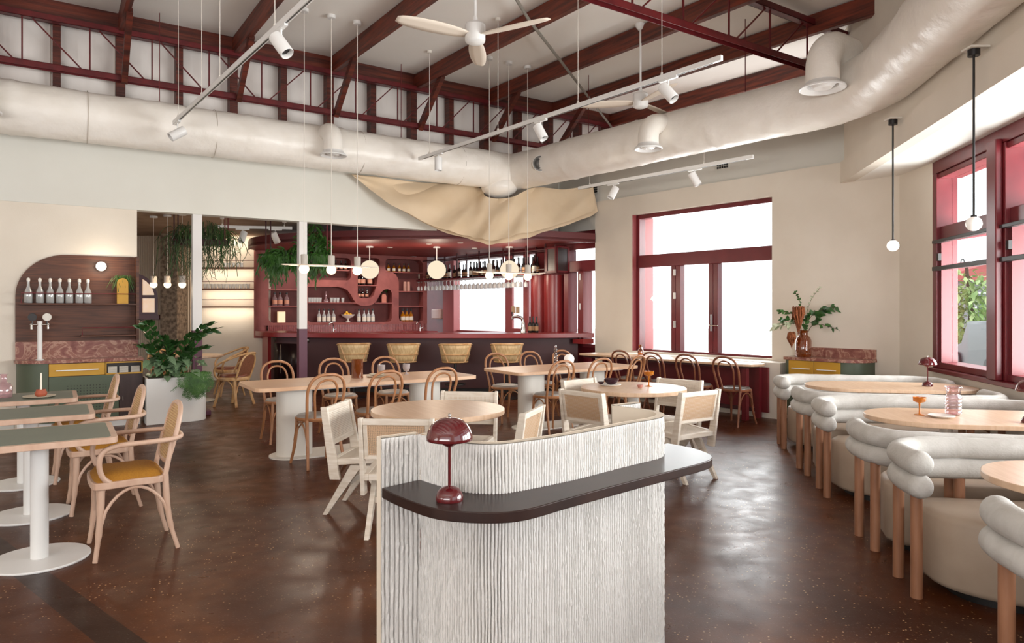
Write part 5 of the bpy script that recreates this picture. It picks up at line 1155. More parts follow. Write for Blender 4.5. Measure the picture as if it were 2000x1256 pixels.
# ================================================================== SIDEBOARD (frame FB)
t = thing('sideboard', 'low green and mustard cabinet with pink marble top beside the end window', 'cabinet', FB)
def capb(x0, x1, y0, r, r0=.08):
    return [(x0, 0), (x0, y0 + r0), (x0 + .3 * r0, y0 + .3 * r0), (x0 + r0, y0)] + [(x1 - r + r * math.sin(a), y0 + r - r * math.cos(a)) for a in [math.pi / 2 * k / 8 for k in range(0, 9)]] + [(x1, 0)]
m = MB(); m.prism(capb(3.81, 4.84, -.385, .28), .08, .825); link('carcass', m, MT['cabgreen'], t, ang=30)
for a, b_ in ((3.895, 4.235), (4.24, 4.58)):
    m = MB(); m.box((a, -.40, .50), (b_, -.383, .82)); d_ = link('drawer', m, MT['yellow'], t, bevel=.002); m = MB(); m.box((a + .05, -.425, .712), (b_ - .05, -.40, .722)); link('drawer_handle', m, MT['white'], d_)
m = MB(); m.prism(capb(3.79, 4.865, -.41, .3), .825, .862); link('worktop', m, MT['marble'], t, ang=30)
m = MB(); m.box((3.79, -.02, .862), (4.86, -.0, .985)); link('marble_splashback', m, MT['marble'], t)
m = MB(); m.prism(capb(3.84, 4.8, -.34, .26), 0, .08); link('plinth', m, MT['white'], t)
# ================================================================== ITEMS ON TABLES
def put_on(name, lab, cat, loc, parts, a=0):
    t = thing(name, lab, cat, L(*loc, a))
    for nm, m, mt_ in parts: link(nm, m, mt_, t, ang=60)
    return t
def la(prof, seg=28, close=False, c=(0, 0, 0), **k): m = MB(); m.lathe(prof, c, seg, close=close, **k); return m
# vase with branches on the sideboard
VP = P(FB, 4.02, -.24, .862)
t = put_on('glass_vase', 'large deep amber glass jar vase on the marble sideboard', 'vase', (VP.x, VP.y, VP.z), [('glass_body', la([(.085, 0), (.098, .015), (.10, .05), (.10, .215), (.085, .26), (.06, .285), (.056, .30), (.056, .34), (.064, .355)], 36), MT['amberd']), ('water', la([(.001, .01), (.09, .012), (.092, .12), (.001, .12)], 28), MT['amberd'])])
rnd = random.Random(21)
t2 = thing('flower_arrangement', 'loose arrangement of leafy branches and rust amaranth in the amber jar', 'flowers', L(VP.x, VP.y, VP.z))
ux, uy = .985, -.17
def W_(a, d, z): return Vector((a * ux + d * uy, a * uy - d * ux, z))
def branch(pts, r=.003): m_ = MB(); m_.tube(smooth([W_(*p) for p in pts], 5), r, 5); return m_, smooth([W_(*p) for p in pts], 5)
stems = MB(); dk = MB(); pl_ = MB(); md = MB()
def leafy(pts, mb, Ls, Wd, dens, start=.35):
    _, pth = branch(pts); stems.tube(pth, .0028, 5)
    n_ = len(pth)
    for i in range(int(n_ * start), n_):
        for k in range(dens):
            d = (pth[min(i + 1, n_ - 1)] - pth[i - 1]).normalized(); r_ = Vector((rnd.uniform(-1, 1), rnd.uniform(-1, 1), rnd.uniform(-.6, 1)))
            leaf(mb, pth[i], d + r_ * 1.1, Vector((rnd.uniform(-.6, .6), -1, rnd.uniform(.2, 1))), Ls * rnd.uniform(.9, 1.45), Wd * rnd.uniform(1, 1.35), .25)
leafy([(0, 0, .2), (.05, 0, .45), (.16, .02, .60), (.38, .03, .66), (.66, .02, .65)], dk, .085, .05, 2, .4)
leafy([(0, 0, .2), (.1, .02, .42), (.2, .03, .56), (.28, .04, .62)], dk, .08, .05, 2, .35)
leafy([(0, 0, .2), (.08, .05, .40), (.22, .05, .43), (.42, .04, .37)], md, .055, .035, 2, .6)
leafy([(0, 0, .2), (.03, 0, .5), (.09, 0, .75), (.20, .02, .92)], pl_, .038, .02, 2, .4)
leafy([(0, 0, .2), (.0, 0, .5), (-.04, 0, .72), (-.10, 0, .86)], md, .04, .026, 2, .5)
leafy([(0, 0, .2), (-.05, 0, .45), (-.16, 0, .58), (-.30, .02, .60)], md, .06, .035, 2, .4)
leafy([(0, 0, .2), (-.08, .02, .42), (-.2, .03, .44), (-.36, .04, .40)], pl_, .07, .045, 2, .45)
leafy([(0, 0, .2), (-.06, .03, .4), (-.15, .03, .5), (-.28, .03, .50)], dk, .06, .035, 2, .45)
leafy([(0, 0, .2), (.02, .03, .4), (.05, .05, .55)], md, .06, .04, 3, .3)
link('stems', stems, MT['stem'], t2); link('dark_leaves', dk, MT['leafd'], t2, ang=80); link('pale_leaves', pl_, MT['leafp'], t2, ang=80); link('green_leaves', md, MT['leafm'], t2, ang=80)
am = MB()
for (c, hh, w_) in (((-.08, .07, .68), .42, .075), ((-.17, .08, .34), .22, .05)):
    for k in range(110):
        a = rnd.uniform(0, 6.28); r_ = w_ * math.sqrt(rnd.random()); x, y = c[0] + r_ * math.cos(a), c[1] + r_ * math.sin(a); z0_ = c[2] - rnd.uniform(0, .06); l_ = hh * rnd.uniform(.5, 1) * (1 - .5 * r_ / w_)
        am.tube([W_(x, y, z0_), W_(x + rnd.uniform(-.01, .01), y, z0_ - l_ * .5), W_(c[0] + (x - c[0]) * .4, y, z0_ - l_)], [.006, .009, .003], 4)
link('amaranth', am, MT['amar'], t2)

# carafes, coupes, plates
coupe = [(.034, 0), (.034, .003), (.006, .010), (.0045, .05), (.007, .085), (.030, .094), (.041, .100), (.043, .128), (.0415, .128), (.039, .103), (.005, .095)]
ck = Kind(put_on('coupe_glass', '', 'glass', (0, 0, 0), [('foot_and_bowl', la(coupe, 24), MT['amber'])]))
ck.put(L(2.93, 4.97, .74) @ Matrix.Scale(1.0, 4), 'amber ribbed coupe glass on the middle booth table', 'amber coupes')
ck.put(L(1.33, 6.72, .75) @ Matrix.Scale(1.15, 4), 'amber coupe glass standing on the far round table', 'amber coupes')
prof = [(.042, 0), (.048, .006)]
for k in range(5): prof += [(.052, .012 + .026 * k), (.054, .022 + .026 * k), (.047, .032 + .026 * k)]
prof += [(.044, .15), (.046, .185), (.055, .2), (.054, .202), (.043, .186)]
put_on('carafe', 'clear pink tinted ripple glass carafe on the middle booth table', 'carafe', (3.18, 4.98, .74), [('glass_body', la(prof, 32), glassmat('ripple_pink', '#E9D5D8', .4)), ('base', la([(.001, .003), (.045, .003), (.045, .008), (.001, .008)], 24), MT['pinkg'])])
pk = lambda lab, loc, r, mt_: put_on('plate', lab, 'plate', loc, [('plate_body', la([(r * .6, 0), (r * .95, .010), (r, .014), (r * .97, .017), (r * .6, .007), (.001, .006)], 36), mt_)])
pk('small white plate on the middle booth table in front of the carafe', (3.02, 4.86, .74), .085, MT['white_c'])
pk('white saucer plate under the purple bowl on the far round table', (.965, 6.78, .75), .105, MT['white_c'])
put_on('bowl', 'glossy aubergine bowl on the white plate at the far round table', 'bowl', (.975, 6.79, .762), [('bowl_body', la([(.03, 0), (.04, .005), (.065, .03), (.075, .055), (.071, .055), (.05, .018), (.001, .010)], 32), MT['purple'])])
put_on('spoon_rest', 'dark purple pinch dish at the left of the plate on the round table', 'dish', (.875, 6.80, .766), [('dish_body', la([(.02, 0), (.035, .02), (.032, .02), (.001, .005)], 20), MT['purple'])])
put_on('pinch_pot', 'tiny terracotta pink cup in the middle of the far round table', 'cup', (1.222, 6.60, .75), [('cup_body', la([(.016, 0), (.025, .012), (.028, .028), (.025, .028), (.001, .008)], 20), mat('pink_clay', '#B5786A', .6))])
# longest table
put_on('vase', 'tall cylindrical amber glass vase on the longest table', 'vase', (-1.69, 7.55, .75), [('glass_body', la([(.062, 0), (.062, .20), (.059, .20), (.058, .01), (.001, .01)], 32), MT['amberd']), ('liner', la([(.05, .012), (.05, .185), (.001, .185)], 20, True), glassmat('amber_liner', '#C8702A', .2))])
for i, (x, y) in enumerate(((-1.48, 7.83), (-1.22, 7.98))):
    put_on('goblet', ['frosted tinted goblet on the longest table, just right of the amber vase', 'frosted tinted goblet on the longest table, the right one of two'][i], 'glass', (x, y, .75), [('glass_body', la([(.03, 0), (.03, .003), (.008, .008), (.007, .03), (.03, .04), (.042, .07), (.043, .12), (.040, .12), (.036, .06), (.005, .045)], 24), glassmat('smoked', '#D5CACB', .25, bright_fill=.4, mc='#CFC6C6'))])
pk('sand coloured stoneware plate on the longest table beside the amber vase', (-1.50, 7.66, .75), .115, MT['stoneware'])
pk('smaller sand coloured plate stacked on the larger plate on the longest table', (-1.50, 7.66, .768), .085, MT['stoneware'])
# second long table
tw = MB()
for ph in (0, math.pi): tw.tube([(.014 * math.cos(ph + k * .9), .014 * math.sin(ph + k * .9), .03 + k * .0105) for k in range(20)], .011, 8)
tw.lathe([(.035, 0), (.035, .01), (.015, .03)], seg=20); tw.lathe([(.012, .23), (.018, .245), (.016, .27)], seg=14)
tag(link('candlestick', tw, glassmat('twist_glass', '#CDBEC2', .5), None, L(.575, 9.12, .75)), 'twisted clear glass candlestick on the second long table', 'candlestick')
put_on('table_globe', 'small white opal globe lamp on the second long table', 'lamp', (.76, 9.20, .75), [('base', la([(.03, 0), (.03, .015), (.02, .02)], 20), MT['white']), ('glass_globe', (lambda m_: (m_.sphere((0, 0, .085), .07, 1, 28, 16), m_)[1])(MB()), MT['opal'])])
put_on('table_bottle', 'yellow amber glass bottle vase on the window bench', 'vase', tuple(P(FB, 1.55, -.62, .762)), [('glass_body', la([(.04, 0), (.045, .01), (.045, .09), (.03, .115), (.024, .125), (.024, .17), (.03, .178)], 28), glassmat('yellow_amber', '#D79A2A', .25))])
# green tables
b0 = (-4.27, 5.80)
put_on('glass_bottle', 'pink tinted glass flask at the left edge of the farthest green table', 'bottle', (-4.31, 5.86, .75), [('glass_body', la([(.058, 0), (.062, .01), (.064, .09), (.050, .115), (.026, .13), (.024, .19), (.028, .20)], 32), MT['pinkg']), ('thick_base', la([(.05, .002), (.05, .01), (.001, .012)], 24, True), MT['pinkg'])])
pk('sand coloured saucer under the terracotta candle pot on the farthest green table', (-4.02, 5.88, .75), .12, MT['stoneware'])
put_on('candle_pot', 'small terracotta pot holding a white taper candle', 'candle holder', (-4.00, 5.87, .758), [('pot', la([(.03, 0), (.043, .015), (.045, .035), (.036, .05), (.036, .062), (.030, .062), (.03, .04), (.001, .03)], 28), MT['terra']), ('candle', (lambda m_: (m_.tube([(0, 0, .035), (0, 0, .20)], [.0085, .0065], 12), m_)[1])(MB()), MT['candle'])])

# ================================================================== LIGHTS HUNG FROM THE ROOF
def ceil_at(x, y):
    l = FAi @ Vector((x, y, 0)); return roofz(l.y)
def linear_pendant(c, label, seed):
    """long thin disc threaded by three lamp holders on flex"""
    t = thing('linear_pendant', label, 'pendant light', L(c[0], c[1], 0, aA)); M_ = t.matrix_world
    m = MB(); m.prism([(.64 * math.cos(a), .10 * math.sin(a)) for a in [2 * math.pi * k / 40 for k in range(40)]], 2.058, 2.072); link('oval_disc', m, mat('disc_limed', '#CDBFAF', .5), t, ang=30)
    for s in (-.355, 0, .355):
        p = M_ @ Vector((s, 0, 0)); zc = ceil_at(p.x, p.y)
        m = MB(); m.tube([(s, 0, 2.20), (s, 0, zc - .03)], .0045, 6); link('flex', m, MT['offwhite'], t)
        m = MB(); m.lathe([(.05, zc - .045), (.055, zc - .04), (.055, zc), (.001, zc)], (s, 0, 0), 20); link('ceiling_rose', m, MT['white'], t)
        m = MB(); m.lathe([(.03, 2.06), (.042, 2.06), (.044, 2.19), (.04, 2.2), (.001, 2.205)], (s, 0, 0), 24); link('lamp_holder', m, mat('holder_stone', '#C4BCB2', .6), t)
        m = MB(); m.sphere((s, 0, 2.015), .064, 1, 24, 14); link('bulb', m, MT['bulb'], t, ang=80)
        point('pendant_glow', tuple(M_ @ Vector((s, 0, 1.93))), 15, (1, .88, .72), .06)
linear_pendant((-2.36, 9.03), 'row of three glowing bulbs on a thin oval disc over the longest table', 1)
linear_pendant((-.05, 10.75), 'row of three glowing bulbs on a thin oval disc over the second long table', 2)
# back room small pendants
for i, (x, y) in enumerate(((-5.95, 11.5), (-5.65, 11.3), (-5.42, 11.15))):
    x = [(300 - 1000) / 1350 * 11.5, (327 - 1000) / 1350 * 11.35, (356 - 1000) / 1350 * 11.2][i]; y = [11.5, 11.35, 11.2][i]; zb = 1.5 + 48 / 1350 * y
    t = thing('small_pendant', 'small pendant bulb with white holder beyond the planter, %s of three' % ['left', 'middle', 'right'][i], 'pendant light', L(x, y, 0), 'small pendants in the back room')
    m = MB(); m.tube([(0, 0, zb + .16), (0, 0, 3.03)], .004, 6); link('flex', m, MT['offwhite'], t); m = MB(); m.lathe([(.04, zb + .02), (.05, zb + .02), (.05, zb + .14), (.001, zb + .15)], seg=20); link('lamp_holder', m, MT['holder'] if 'holder' in MT else mat('holder_stone', '#CFC3B8', .6), t)
    m = MB(); m.sphere((0, 0, zb), .058, 1, 20, 12); link('bulb', m, MT['bulb'], t, ang=80); m = MB(); m.lathe([(.06, 3.02), (.06, 3.05), (.001, 3.05)], seg=20); link('ceiling_rose', m, MT['white'], t)
    point('small_glow', (x, y, zb - .1), 9, (1, .78, .55), .06)
# rod pendants over the booths
def rod_pendant(px_, pyb, pyt, Y, lab, lit):
    wx = 4.335 - .19 * (9.13 - Y) - (px_ - 1000) / 1350 * Y
    x = (px_ - 1000) / 1350 * Y; z = 1.5 + (604 - pyb) / 1350 * Y; zt = 1.5 + (604 - pyt) / 1350 * Y
    t = thing('rod_pendant', lab, 'pendant light', L(x, y_ := Y, 0), None)
    r = .056
    m = MB(); m.tube([(0, 0, z + r), (0, 0, zt)], .0085, 10); link('rod', m, MT['black'], t)
    m = MB(); m.lathe([(.001, zt - .03), (.042, zt - .03), (.042, zt + .02), (.001, zt + .02)], seg=24); link('ceiling_rose', m, MT['black'], t)
    m = MB(); m.lathe([(.001, z + r + .012), (.02, z + r + .008), (.022, z + r - .006)], seg=20); link('globe_cap', m, MT['black'], t)
    m = MB(); m.sphere((0, 0, z), r, 1, 28, 16); link('glass_globe', m, MT['opallit'] if lit else MT['opal'], t, ang=80)
    m = MB(); m.box((-.06, -.06, zt + .02), (wx + .02, .06, zt + .035)); link('mounting_plate', m, MT['offwhite'], t)
rod_pendant(1744, 480, 238, 7.0, 'white globe on a long black rod over the farthest booth, near the corner', 1)
rod_pendant(1902, 437, 102, 5.3, 'greyer globe on a long black rod in front of the shopfront window', 0)

# ---- tracks with spotlights
def track(a, b_, lab, heads, cords, zc=None):
    a = Vector(a); b_ = Vector(b_); t = thing('light_track', lab, 'track light'); d = (b_ - a).normalized()
    m = MB(); m.bar(a, b_, .036, .05); link('track_rail', m, MT['white'], t, bevel=.003)
    m = MB(); m.bar(a + d * .1 - Vector((0, 0, .026)), b_ - d * .1 - Vector((0, 0, .026)), .012, .003); link('track_slot', m, MT['black'], t)
    for s, az, el in heads:
        p = a + d * s; dr = Vector((math.cos(R(az)) * math.cos(R(el)), math.sin(R(az)) * math.cos(R(el)), math.sin(R(el))))
        m = MB(); m.bar(p - d * .11 - Vector((0, 0, .036)), p + d * .11 - Vector((0, 0, .036)), .03, .02); m.tube([p - Vector((0, 0, .04)), p - Vector((0, 0, .14))], .008, 8); ad = link('adaptor', m, MT['white'], t)
        c = p - Vector((0, 0, .17)); q = dr.to_track_quat('Z', 'Y').to_matrix().to_4x4()
        m = MB(); m.lathe([(.001, -.10), (.050, -.10), (.056, -.095), (.056, .095), (.052, .10), (.048, .095), (.044, .05), (.001, .05)], M=Matrix.Translation(c) @ q, seg=24, close=False); link('spot_head', m, MT['white'], ad, ang=40)
        m = MB(); m.lathe([(.001, .058), (.043, .058)], M=Matrix.Translation(c) @ q, seg=20, close=False); link('lens', m, MT['foil'], ad)
    for s in cords:
        p = a + d * s; zz = zc or ceil_at(p.x, p.y)
        m = MB(); m.tube([p + Vector((0, 0, .02)), Vector((p.x, p.y, zz))], .0035, 6); m.lathe([(.035, zz - .04), (.035, zz), (.001, zz)], (p.x, p.y, 0), 16); m.lathe([(.015, .02), (.012, .05), (.001, .055)], tuple(p), 10); link('suspension_cord', m, MT['offwhite'], t)
track((-4.17, 8.53, 3.8), (-.74, 4.14, 3.8), 'long white lighting track hanging at the upper left with two spotlights', [(.18, 220, -35), (3.75, -20, -52)], [.22, 1.3, 2.0, 3.6])
track((-1.42, 10.56, 3.8), (1.92, 6.32, 3.8), 'long white lighting track hanging across the middle of the room with three spotlights', [(.55, -90, -88), (2.85, -35, -60), (4.78, -40, -50)], [.3, 2.0, 3.5, 4.7])
track((1.1, 11.43, 3.5), (3.16, 9.05, 3.5), 'short white lighting track below the duct near the end wall with two spotlights', [(.75, 200, -60), (2.25, -20, -62)], [.25, 2.4], 3.9)
track((-4.95, 11.55, 2.88), (-3.85, 12.1, 2.92), 'white lighting track in the dim back room beside the bar with two spotlights', [(.42, -100, -60), (.95, 60, -60)], [.1, 1.1], 3.05)
# ceiling fans
def fan():
    t = thing('ceiling_fan', '', 'ceiling fan'); m = MB(); m.lathe([(.095, -.09), (.10, -.07), (.10, .07), (.085, .09), (.03, .10), (.02, .16), (.001, .16)], seg=36); link('motor_housing', m, MT['white'], t, ang=35)
    m = MB(); m.lathe([(.001, -.105), (.075, -.10), (.09, -.09)], seg=30, close=False); link('bottom_cap', m, MT['white'], t)
    for k in range(3):
        Mx = Matrix.Rotation(R(120 * k), 4, 'Z'); m = MB()
        def fn(a, c):
            r = .09 + .72 * a; w_ = (.045 + .035 * math.sin(math.pi * min(a * 1.1, 1)) ** .7 + .02 * a) * (1 if a < .93 else (1 - (a - .93) / .07 * .45)); y = (c - .5) * 2 * w_; return Vector((r, y, -.03 + y * .22))
        m.grid(fn, 18, 3); m.M = None; b_ = link('blade', m, mat('blade_limed', '#DCCFC0', .5), t, M=Mx, solid=.008)
    m = MB(); m.tube([(0, 0, .14), (0, 0, .98)], .014, 12); link('down_rod', m, MT['white'], t)
    m = MB(); m.lathe([(.03, .92), (.065, .965), (.07, 1.0), (.001, 1.0)], seg=24); link('canopy', m, MT['white'], t); return Kind(t)
fk_ = fan()
fx, fy = (928 - 1000) / 1350 * 6.77, 6.77
fk_.put(L(fx, fy, ceil_at(fx, fy) - 1.0, R(90)), 'white three blade ceiling fan hanging at the top centre')
fx, fy = (1251 - 1000) / 1350 * 9.07, 9.07
fk_.put(L(fx, fy, ceil_at(fx, fy) - 1.0, R(50)), 'white three blade ceiling fan farther back, partly behind the light track')

# ================================================================== CANVAS DRAPE
t = thing('canvas_drape', 'loose beige canvas sheet swagged below the duct corner above the bar', 'fabric drape')
topl = smooth([(P(FA, 2.95, -.12, 3.62)), (P(FA, 4.2, -.10, 3.62)), (-.62, 11.95, 3.62), (-.42, 11.72, 3.40), (.02, 11.70, 3.40), (.35, 11.95, 3.60), (.9, 12.2, 3.62), (1.45, 12.40, 3.72)], 8)
botl = smooth([(P(FA, 2.95, -.16, 3.60)), (P(FA, 3.45, -.30, 3.22)), (P(FA, 4.15, -.50, 2.86)), (-.75, 11.3, 2.71), (-.38, 11.2, 2.62), (.1, 11.35, 2.72), (.75, 11.75, 2.93), (1.48, 12.30, 3.26)], 8)
def drape(top, bot, lift, ph, dz=0):
    n_ = len(top) - 1
    def fn(a, c):
        i = a * n_; k = min(int(i), n_ - 1); f = i - k; p = top[k].lerp(top[k + 1], f); q = bot[k].lerp(bot[k + 1], f)
        r_ = p.lerp(q, c); w_ = math.sin(math.pi * c) * .10 + .0
        fold = math.sin(a * 34 + ph + 2.2 * c) * .045 * (1 - .5 * c) + noise.noise(Vector((a * 11, c * 1.5, ph))) * .12 * math.sin(math.pi * min(1, c * .9 + .05))
        return r_ + Vector((-.15, -.85, 0)) * (fold - w_ * .3 + lift) + Vector((0, 0, noise.noise(Vector((a * 16, ph, 2))) * .03 * c + dz * c * math.sin(math.pi * a) ** .5))
    m = MB(); m.grid(fn, 150, 26); return m
link('sheet', drape(topl, botl, 0, 0), MT['canvas'], t, ang=80)
link('hem_layer', drape(topl, [b + Vector((.06, .12, 0)) for b in botl], -.05, 2.3, -.05), MT['canvas'], t, ang=80)
link('hem_layer', drape(topl, [b + Vector((.0, .2, 0)) for b in botl], -.09, 4.1, .06), MT['canvas'], t, ang=80)

# ================================================================== PLANTERS
t = thing('floor_planter', 'white half round floor planter beside the drinks station', 'planter', FA @ L(.12, -.50))
pp = [(0, -.02), (0, .42), (.66, .42), (.66, .22)] + [(.66 - .02 - .30 + .32 * math.cos(a), .2 + .25 * math.sin(a) - .0) for a in [-math.pi / 2 * k / 10 for k in range(0, 11)]]
pp = [(-.07, -.03), (-.07, .45)] + [(.44, .45)] + [(.44 + .24 * math.sin(a), .21 + .24 * math.cos(a)) for a in [math.pi * k / 14 for k in range(1, 14)]] + [(.44, -.03)]
m = MB(); m.prism(pp[::-1], 0, .60); link('planter_body', m, MT['white'], t, ang=30, bevel=.004)
m = MB(); m.prism([(.3 + (x - .3) * .93, .21 + (y - .21) * .9) for x, y in pp[::-1]], .598, .603); link('soil', m, MT['soil'], t)
PM = FA @ L(.12, -.50)
rnd = random.Random(9)
# zz plant
t = thing('zz_plant', 'dark glossy plant with long arching stems rising from the white planter', 'plant', PM)
st = MB(); lf = MB()
for k, (x0, y0, ex, ey, ez) in enumerate([(.10, .2, -.14, -.02, 1.26), (.15, .25, -.05, .1, 1.32), (.12, .15, -.12, -.1, 1.02), (.3, .2, .50, -.1, 1.16), (.35, .25, .70, .0, 1.28), (.38, .18, .74, -.10, 1.22), (.35, .12, .62, -.16, .98), (.25, .2, .12, -.1, 1.06), (.22, .25, .30, .1, 1.04), (.2, .1, .02, -.2, .90), (.4, .3, .60, .2, 1.12), (.28, .3, .16, .25, 1.10), (.3, .1, .44, -.2, .92)]):
    pth = smooth([(x0, y0, .60), (x0 * .7 + ex * .3, y0 * .7 + ey * .3, .60 + (ez - .6) * .55), (x0 * .3 + ex * .7, y0 * .3 + ey * .7, .60 + (ez - .6) * .92), (ex, ey, ez)], 7)
    st.tube(pth, [.010 - .007 * i / len(pth) for i in range(len(pth))], 6)
    for i in range(4, len(pth), 2):
        d = (pth[min(i + 1, len(pth) - 1)] - pth[i - 1]).normalized(); sd = d.cross(Vector((0, 0, 1))).normalized()
        for s in (-1, 1):
            leaf(lf, pth[i], d * .75 + sd * s * .9 + Vector((0, 0, .35)), Vector((0, 0, 1)) - d * .2, rnd.uniform(.12, .16), rnd.uniform(.05, .066), .1)
            if i % 4: leaf(lf, pth[i] + d * .012, d * .9 + sd * s * .3 + Vector((0, 0, -.4 + rnd.random())), sd * s, rnd.uniform(.10, .13), .05, .1)
link('stems', st, MT['leafm'], t); link('leaflets', lf, MT['leafd'], t, ang=80)
t = thing('calathea_plant', 'broad leaved plant with pale striped leaves at the rim of the planter', 'plant', PM)
lf = MB()
for k in range(58):
    x0 = rnd.uniform(-.05, .60); y0 = rnd.uniform(-.01, .12); z0_ = rnd.uniform(.62, .88)
    leaf(lf, (x0, y0, z0_), (rnd.uniform(-.7, .5), rnd.uniform(-1, -.4), rnd.uniform(-.35, .35)), (rnd.uniform(-.2, .2), -.6, 1), rnd.uniform(.14, .19), rnd.uniform(.085, .115), .28, 6)
link('leaves', lf, MT['calathea'], t, ang=80)
st = MB()
for k in range(20): st.tube([(rnd.uniform(0, .55), .1, .60), (rnd.uniform(0, .55), .05, .8)], .003, 4)
link('stalks', st, MT['leafm'], t)
t = thing('trailing_fern', 'feathery green fern spilling over the front of the white planter', 'plant', PM)
lf = MB()
for k in range(170):
    x0 = rnd.gauss(.50, .07); l_ = rnd.uniform(.08, .30) * (1 - abs(x0 - .48) * 1.5); 
    pth = [(x0, .0, .62), (x0 + rnd.uniform(-.04, .05), -.10, .66), (x0 + rnd.uniform(-.08, .1), -.15, .60 - l_ * .5), (x0 + rnd.uniform(-.10, .08), -.13, .60 - l_)]
    sp = smooth(pth, 5); lf.tube(sp, .0022, 3)
    for i in range(4, len(sp)):
        for s in (-1, 1): leaf(lf, sp[i], (s, rnd.uniform(-.5, .3), -.5), (0, -1, 0), .028, .006, .1, 2)
link('fronds', lf, MT['leaff'], t, ang=80)

# hanging cactus in the back room
def trough(M, Ln, zt, zc, lab):
    t = thing('hanging_trough', lab, 'planter', M)
    m = MB(); m.box((-Ln / 2, -.13, zt - .09), (Ln / 2, .13, zt)); link('trough', m, MT['barfront'], t, bevel=.004)
    for s in (-1, 1):
        for q in (-.11, .11): m = MB(); m.bar((s * (Ln / 2 - .02), q, zt - .05), (s * (Ln / 2 - .02), q, zc), .018, .018); link('hanger', m, MT['barfront'] if s < 0 else MT['maroon'], t)
    m = MB(); m.box((-Ln / 2 + .02, -.11, zt - .005), (Ln / 2 - .02, .11, zt + .004)); link('soil', m, MT['soil'], t)
TM = L(-4.92, 10.95, 0, .15) @ Matrix.Diagonal((.86, .86, 1, 1))
trough(TM, .92, 2.60, 3.06, 'dark suspended trough full of stringy hanging cactus')
t = thing('hanging_cactus', 'stringy dark green mistletoe cactus tumbling from the left suspended trough', 'plant', TM)
m = MB(); m2 = MB()
for k in range(210):
    x0 = rnd.uniform(-.42, .42); y0 = rnd.uniform(-.1, .1); a = rnd.uniform(-.3, 1); up = rnd.uniform(.05, .34) * (1 - abs(x0) * .9); sx = rnd.uniform(-.22, .22) + x0 * .35; sy = -rnd.uniform(0, .28) if rnd.random() < .7 else rnd.uniform(0, .2); dn = rnd.uniform(.05, .72) * (1 - abs(x0 + .1) * .55)
    p = Vector((x0, y0, 2.6)); pts = [p, p + Vector((sx * .4, sy * .4, up)), p + Vector((sx * .9, sy * .9, up * .6 - dn * .15)), p + Vector((sx + rnd.uniform(-.05, .05), sy, -dn * .55)), p + Vector((sx + rnd.uniform(-.09, .09), sy + rnd.uniform(-.04, .04), -dn))]
    sp = smooth(pts, 4); (m if k % 3 else m2).tube(sp, rnd.uniform(.0035, .0055), 4)
    for b_ in range(2):
        i = rnd.randrange(len(sp) // 2, len(sp)); e = sp[i] + Vector((rnd.uniform(-.1, .1), rnd.uniform(-.05, .05), -rnd.uniform(.04, .13))); m.tube([sp[i], (sp[i] + e) / 2 + Vector((rnd.uniform(-.02, .02), 0, .01)), e], .0032, 4)
link('cactus_stems', m, MT['cactus'], t); link('young_stems', m2, MT['leafm'], t)
TM = L(-3.55, 11.5, 0, .0)
trough(TM, 1.05, 2.42, 3.3, 'dark suspended trough of leafy trailing plant beside the right post')
t = thing('trailing_plant', 'lush bright green trailing plant overflowing the right suspended trough', 'plant', TM)
m = MB(); ml = MB()
for k in range(330):
    x0 = rnd.uniform(-.5, .5); hi_ = .52 * math.exp(-((x0 - .25) / .2) ** 2) + .06; y0 = rnd.uniform(-.12, .12); z0_ = 2.42 + rnd.uniform(0, hi_)
    for j in range(3):
        leaf(ml, (x0 + rnd.uniform(-.06, .06), y0 - rnd.uniform(0, .08), z0_ + rnd.uniform(-.22, .05)), (rnd.uniform(-.8, .8), rnd.uniform(-1, .2), rnd.uniform(-1.2, .3)), (rnd.uniform(-.5, .5), -1, .4), rnd.uniform(.11, .19), rnd.uniform(.025, .04), .3)
for k in range(75):
    x0 = rnd.choice([rnd.uniform(-.5, .5), rnd.gauss(-.38, .08), rnd.gauss(.3, .12)]); l_ = rnd.uniform(.15, .5); sp = smooth([(x0, -.12, 2.42), (x0 + rnd.uniform(-.05, .05), -.19, 2.40), (x0 + rnd.uniform(-.06, .06), -.2, 2.42 - l_ * .5), (x0 + rnd.uniform(-.08, .08), -.19, 2.40 - l_)], 4); m.tube(sp, .003, 4)
    for i in range(3, len(sp)): leaf(ml, sp[i], (rnd.uniform(-.6, .6), rnd.uniform(-.4, .1), -1), (0, -1, 0), rnd.uniform(.07, .12), .022, .1)
link('vines', m, MT['leafm'], t); link('leaves', ml, MT['leafm'], t, ang=80)
t.children[-1].data.materials[0] = mat('trailing_leaf', '#5C9040', .45, hex2='#264A1C', scale=7, lo=.42, hi=.58)

# back room wall shelves with glasses
for i, z in enumerate((2.37, 1.93, 1.56)):
    t = thing('wall_shelf', 'slim brown wall shelf with thin rail in the back room, %s of three' % ['top', 'middle', 'bottom'][i], 'shelf', L(-5.98, 14.6))
    m = MB(); m.box((-.55, -.26, z - .03), (.64, 0, z)); link('board', m, MT['tanweave'], t, bevel=.003)
    m = MB(); m.tube([(-.50, -.25, z), (-.50, -.25, z + .14), (.62, -.25, z + .14)], .006, 7); link('rail', m, MT['maroon'], t)
for k in range(13): tk.put(L(-6.42 + k * .075, 14.47, 1.93), 'clear tumbler on the middle back room shelf, %s from the left' % ORD[k], 'tumblers on the back room shelf')
for k in range(5): tk.put(L(-6.0 + k * .085, 14.47, 2.37), 'clear tumbler on the top back room shelf, %s from the left' % ORD[k], 'tumblers on the top back room shelf')
for z in (2.34, 1.9, 1.53): area('shelf_strip', (-5.95, 14.40, z - .03), (-5.95, 14.6, z - .35), 1.1, .03, 3.5, (1, .84, .64))
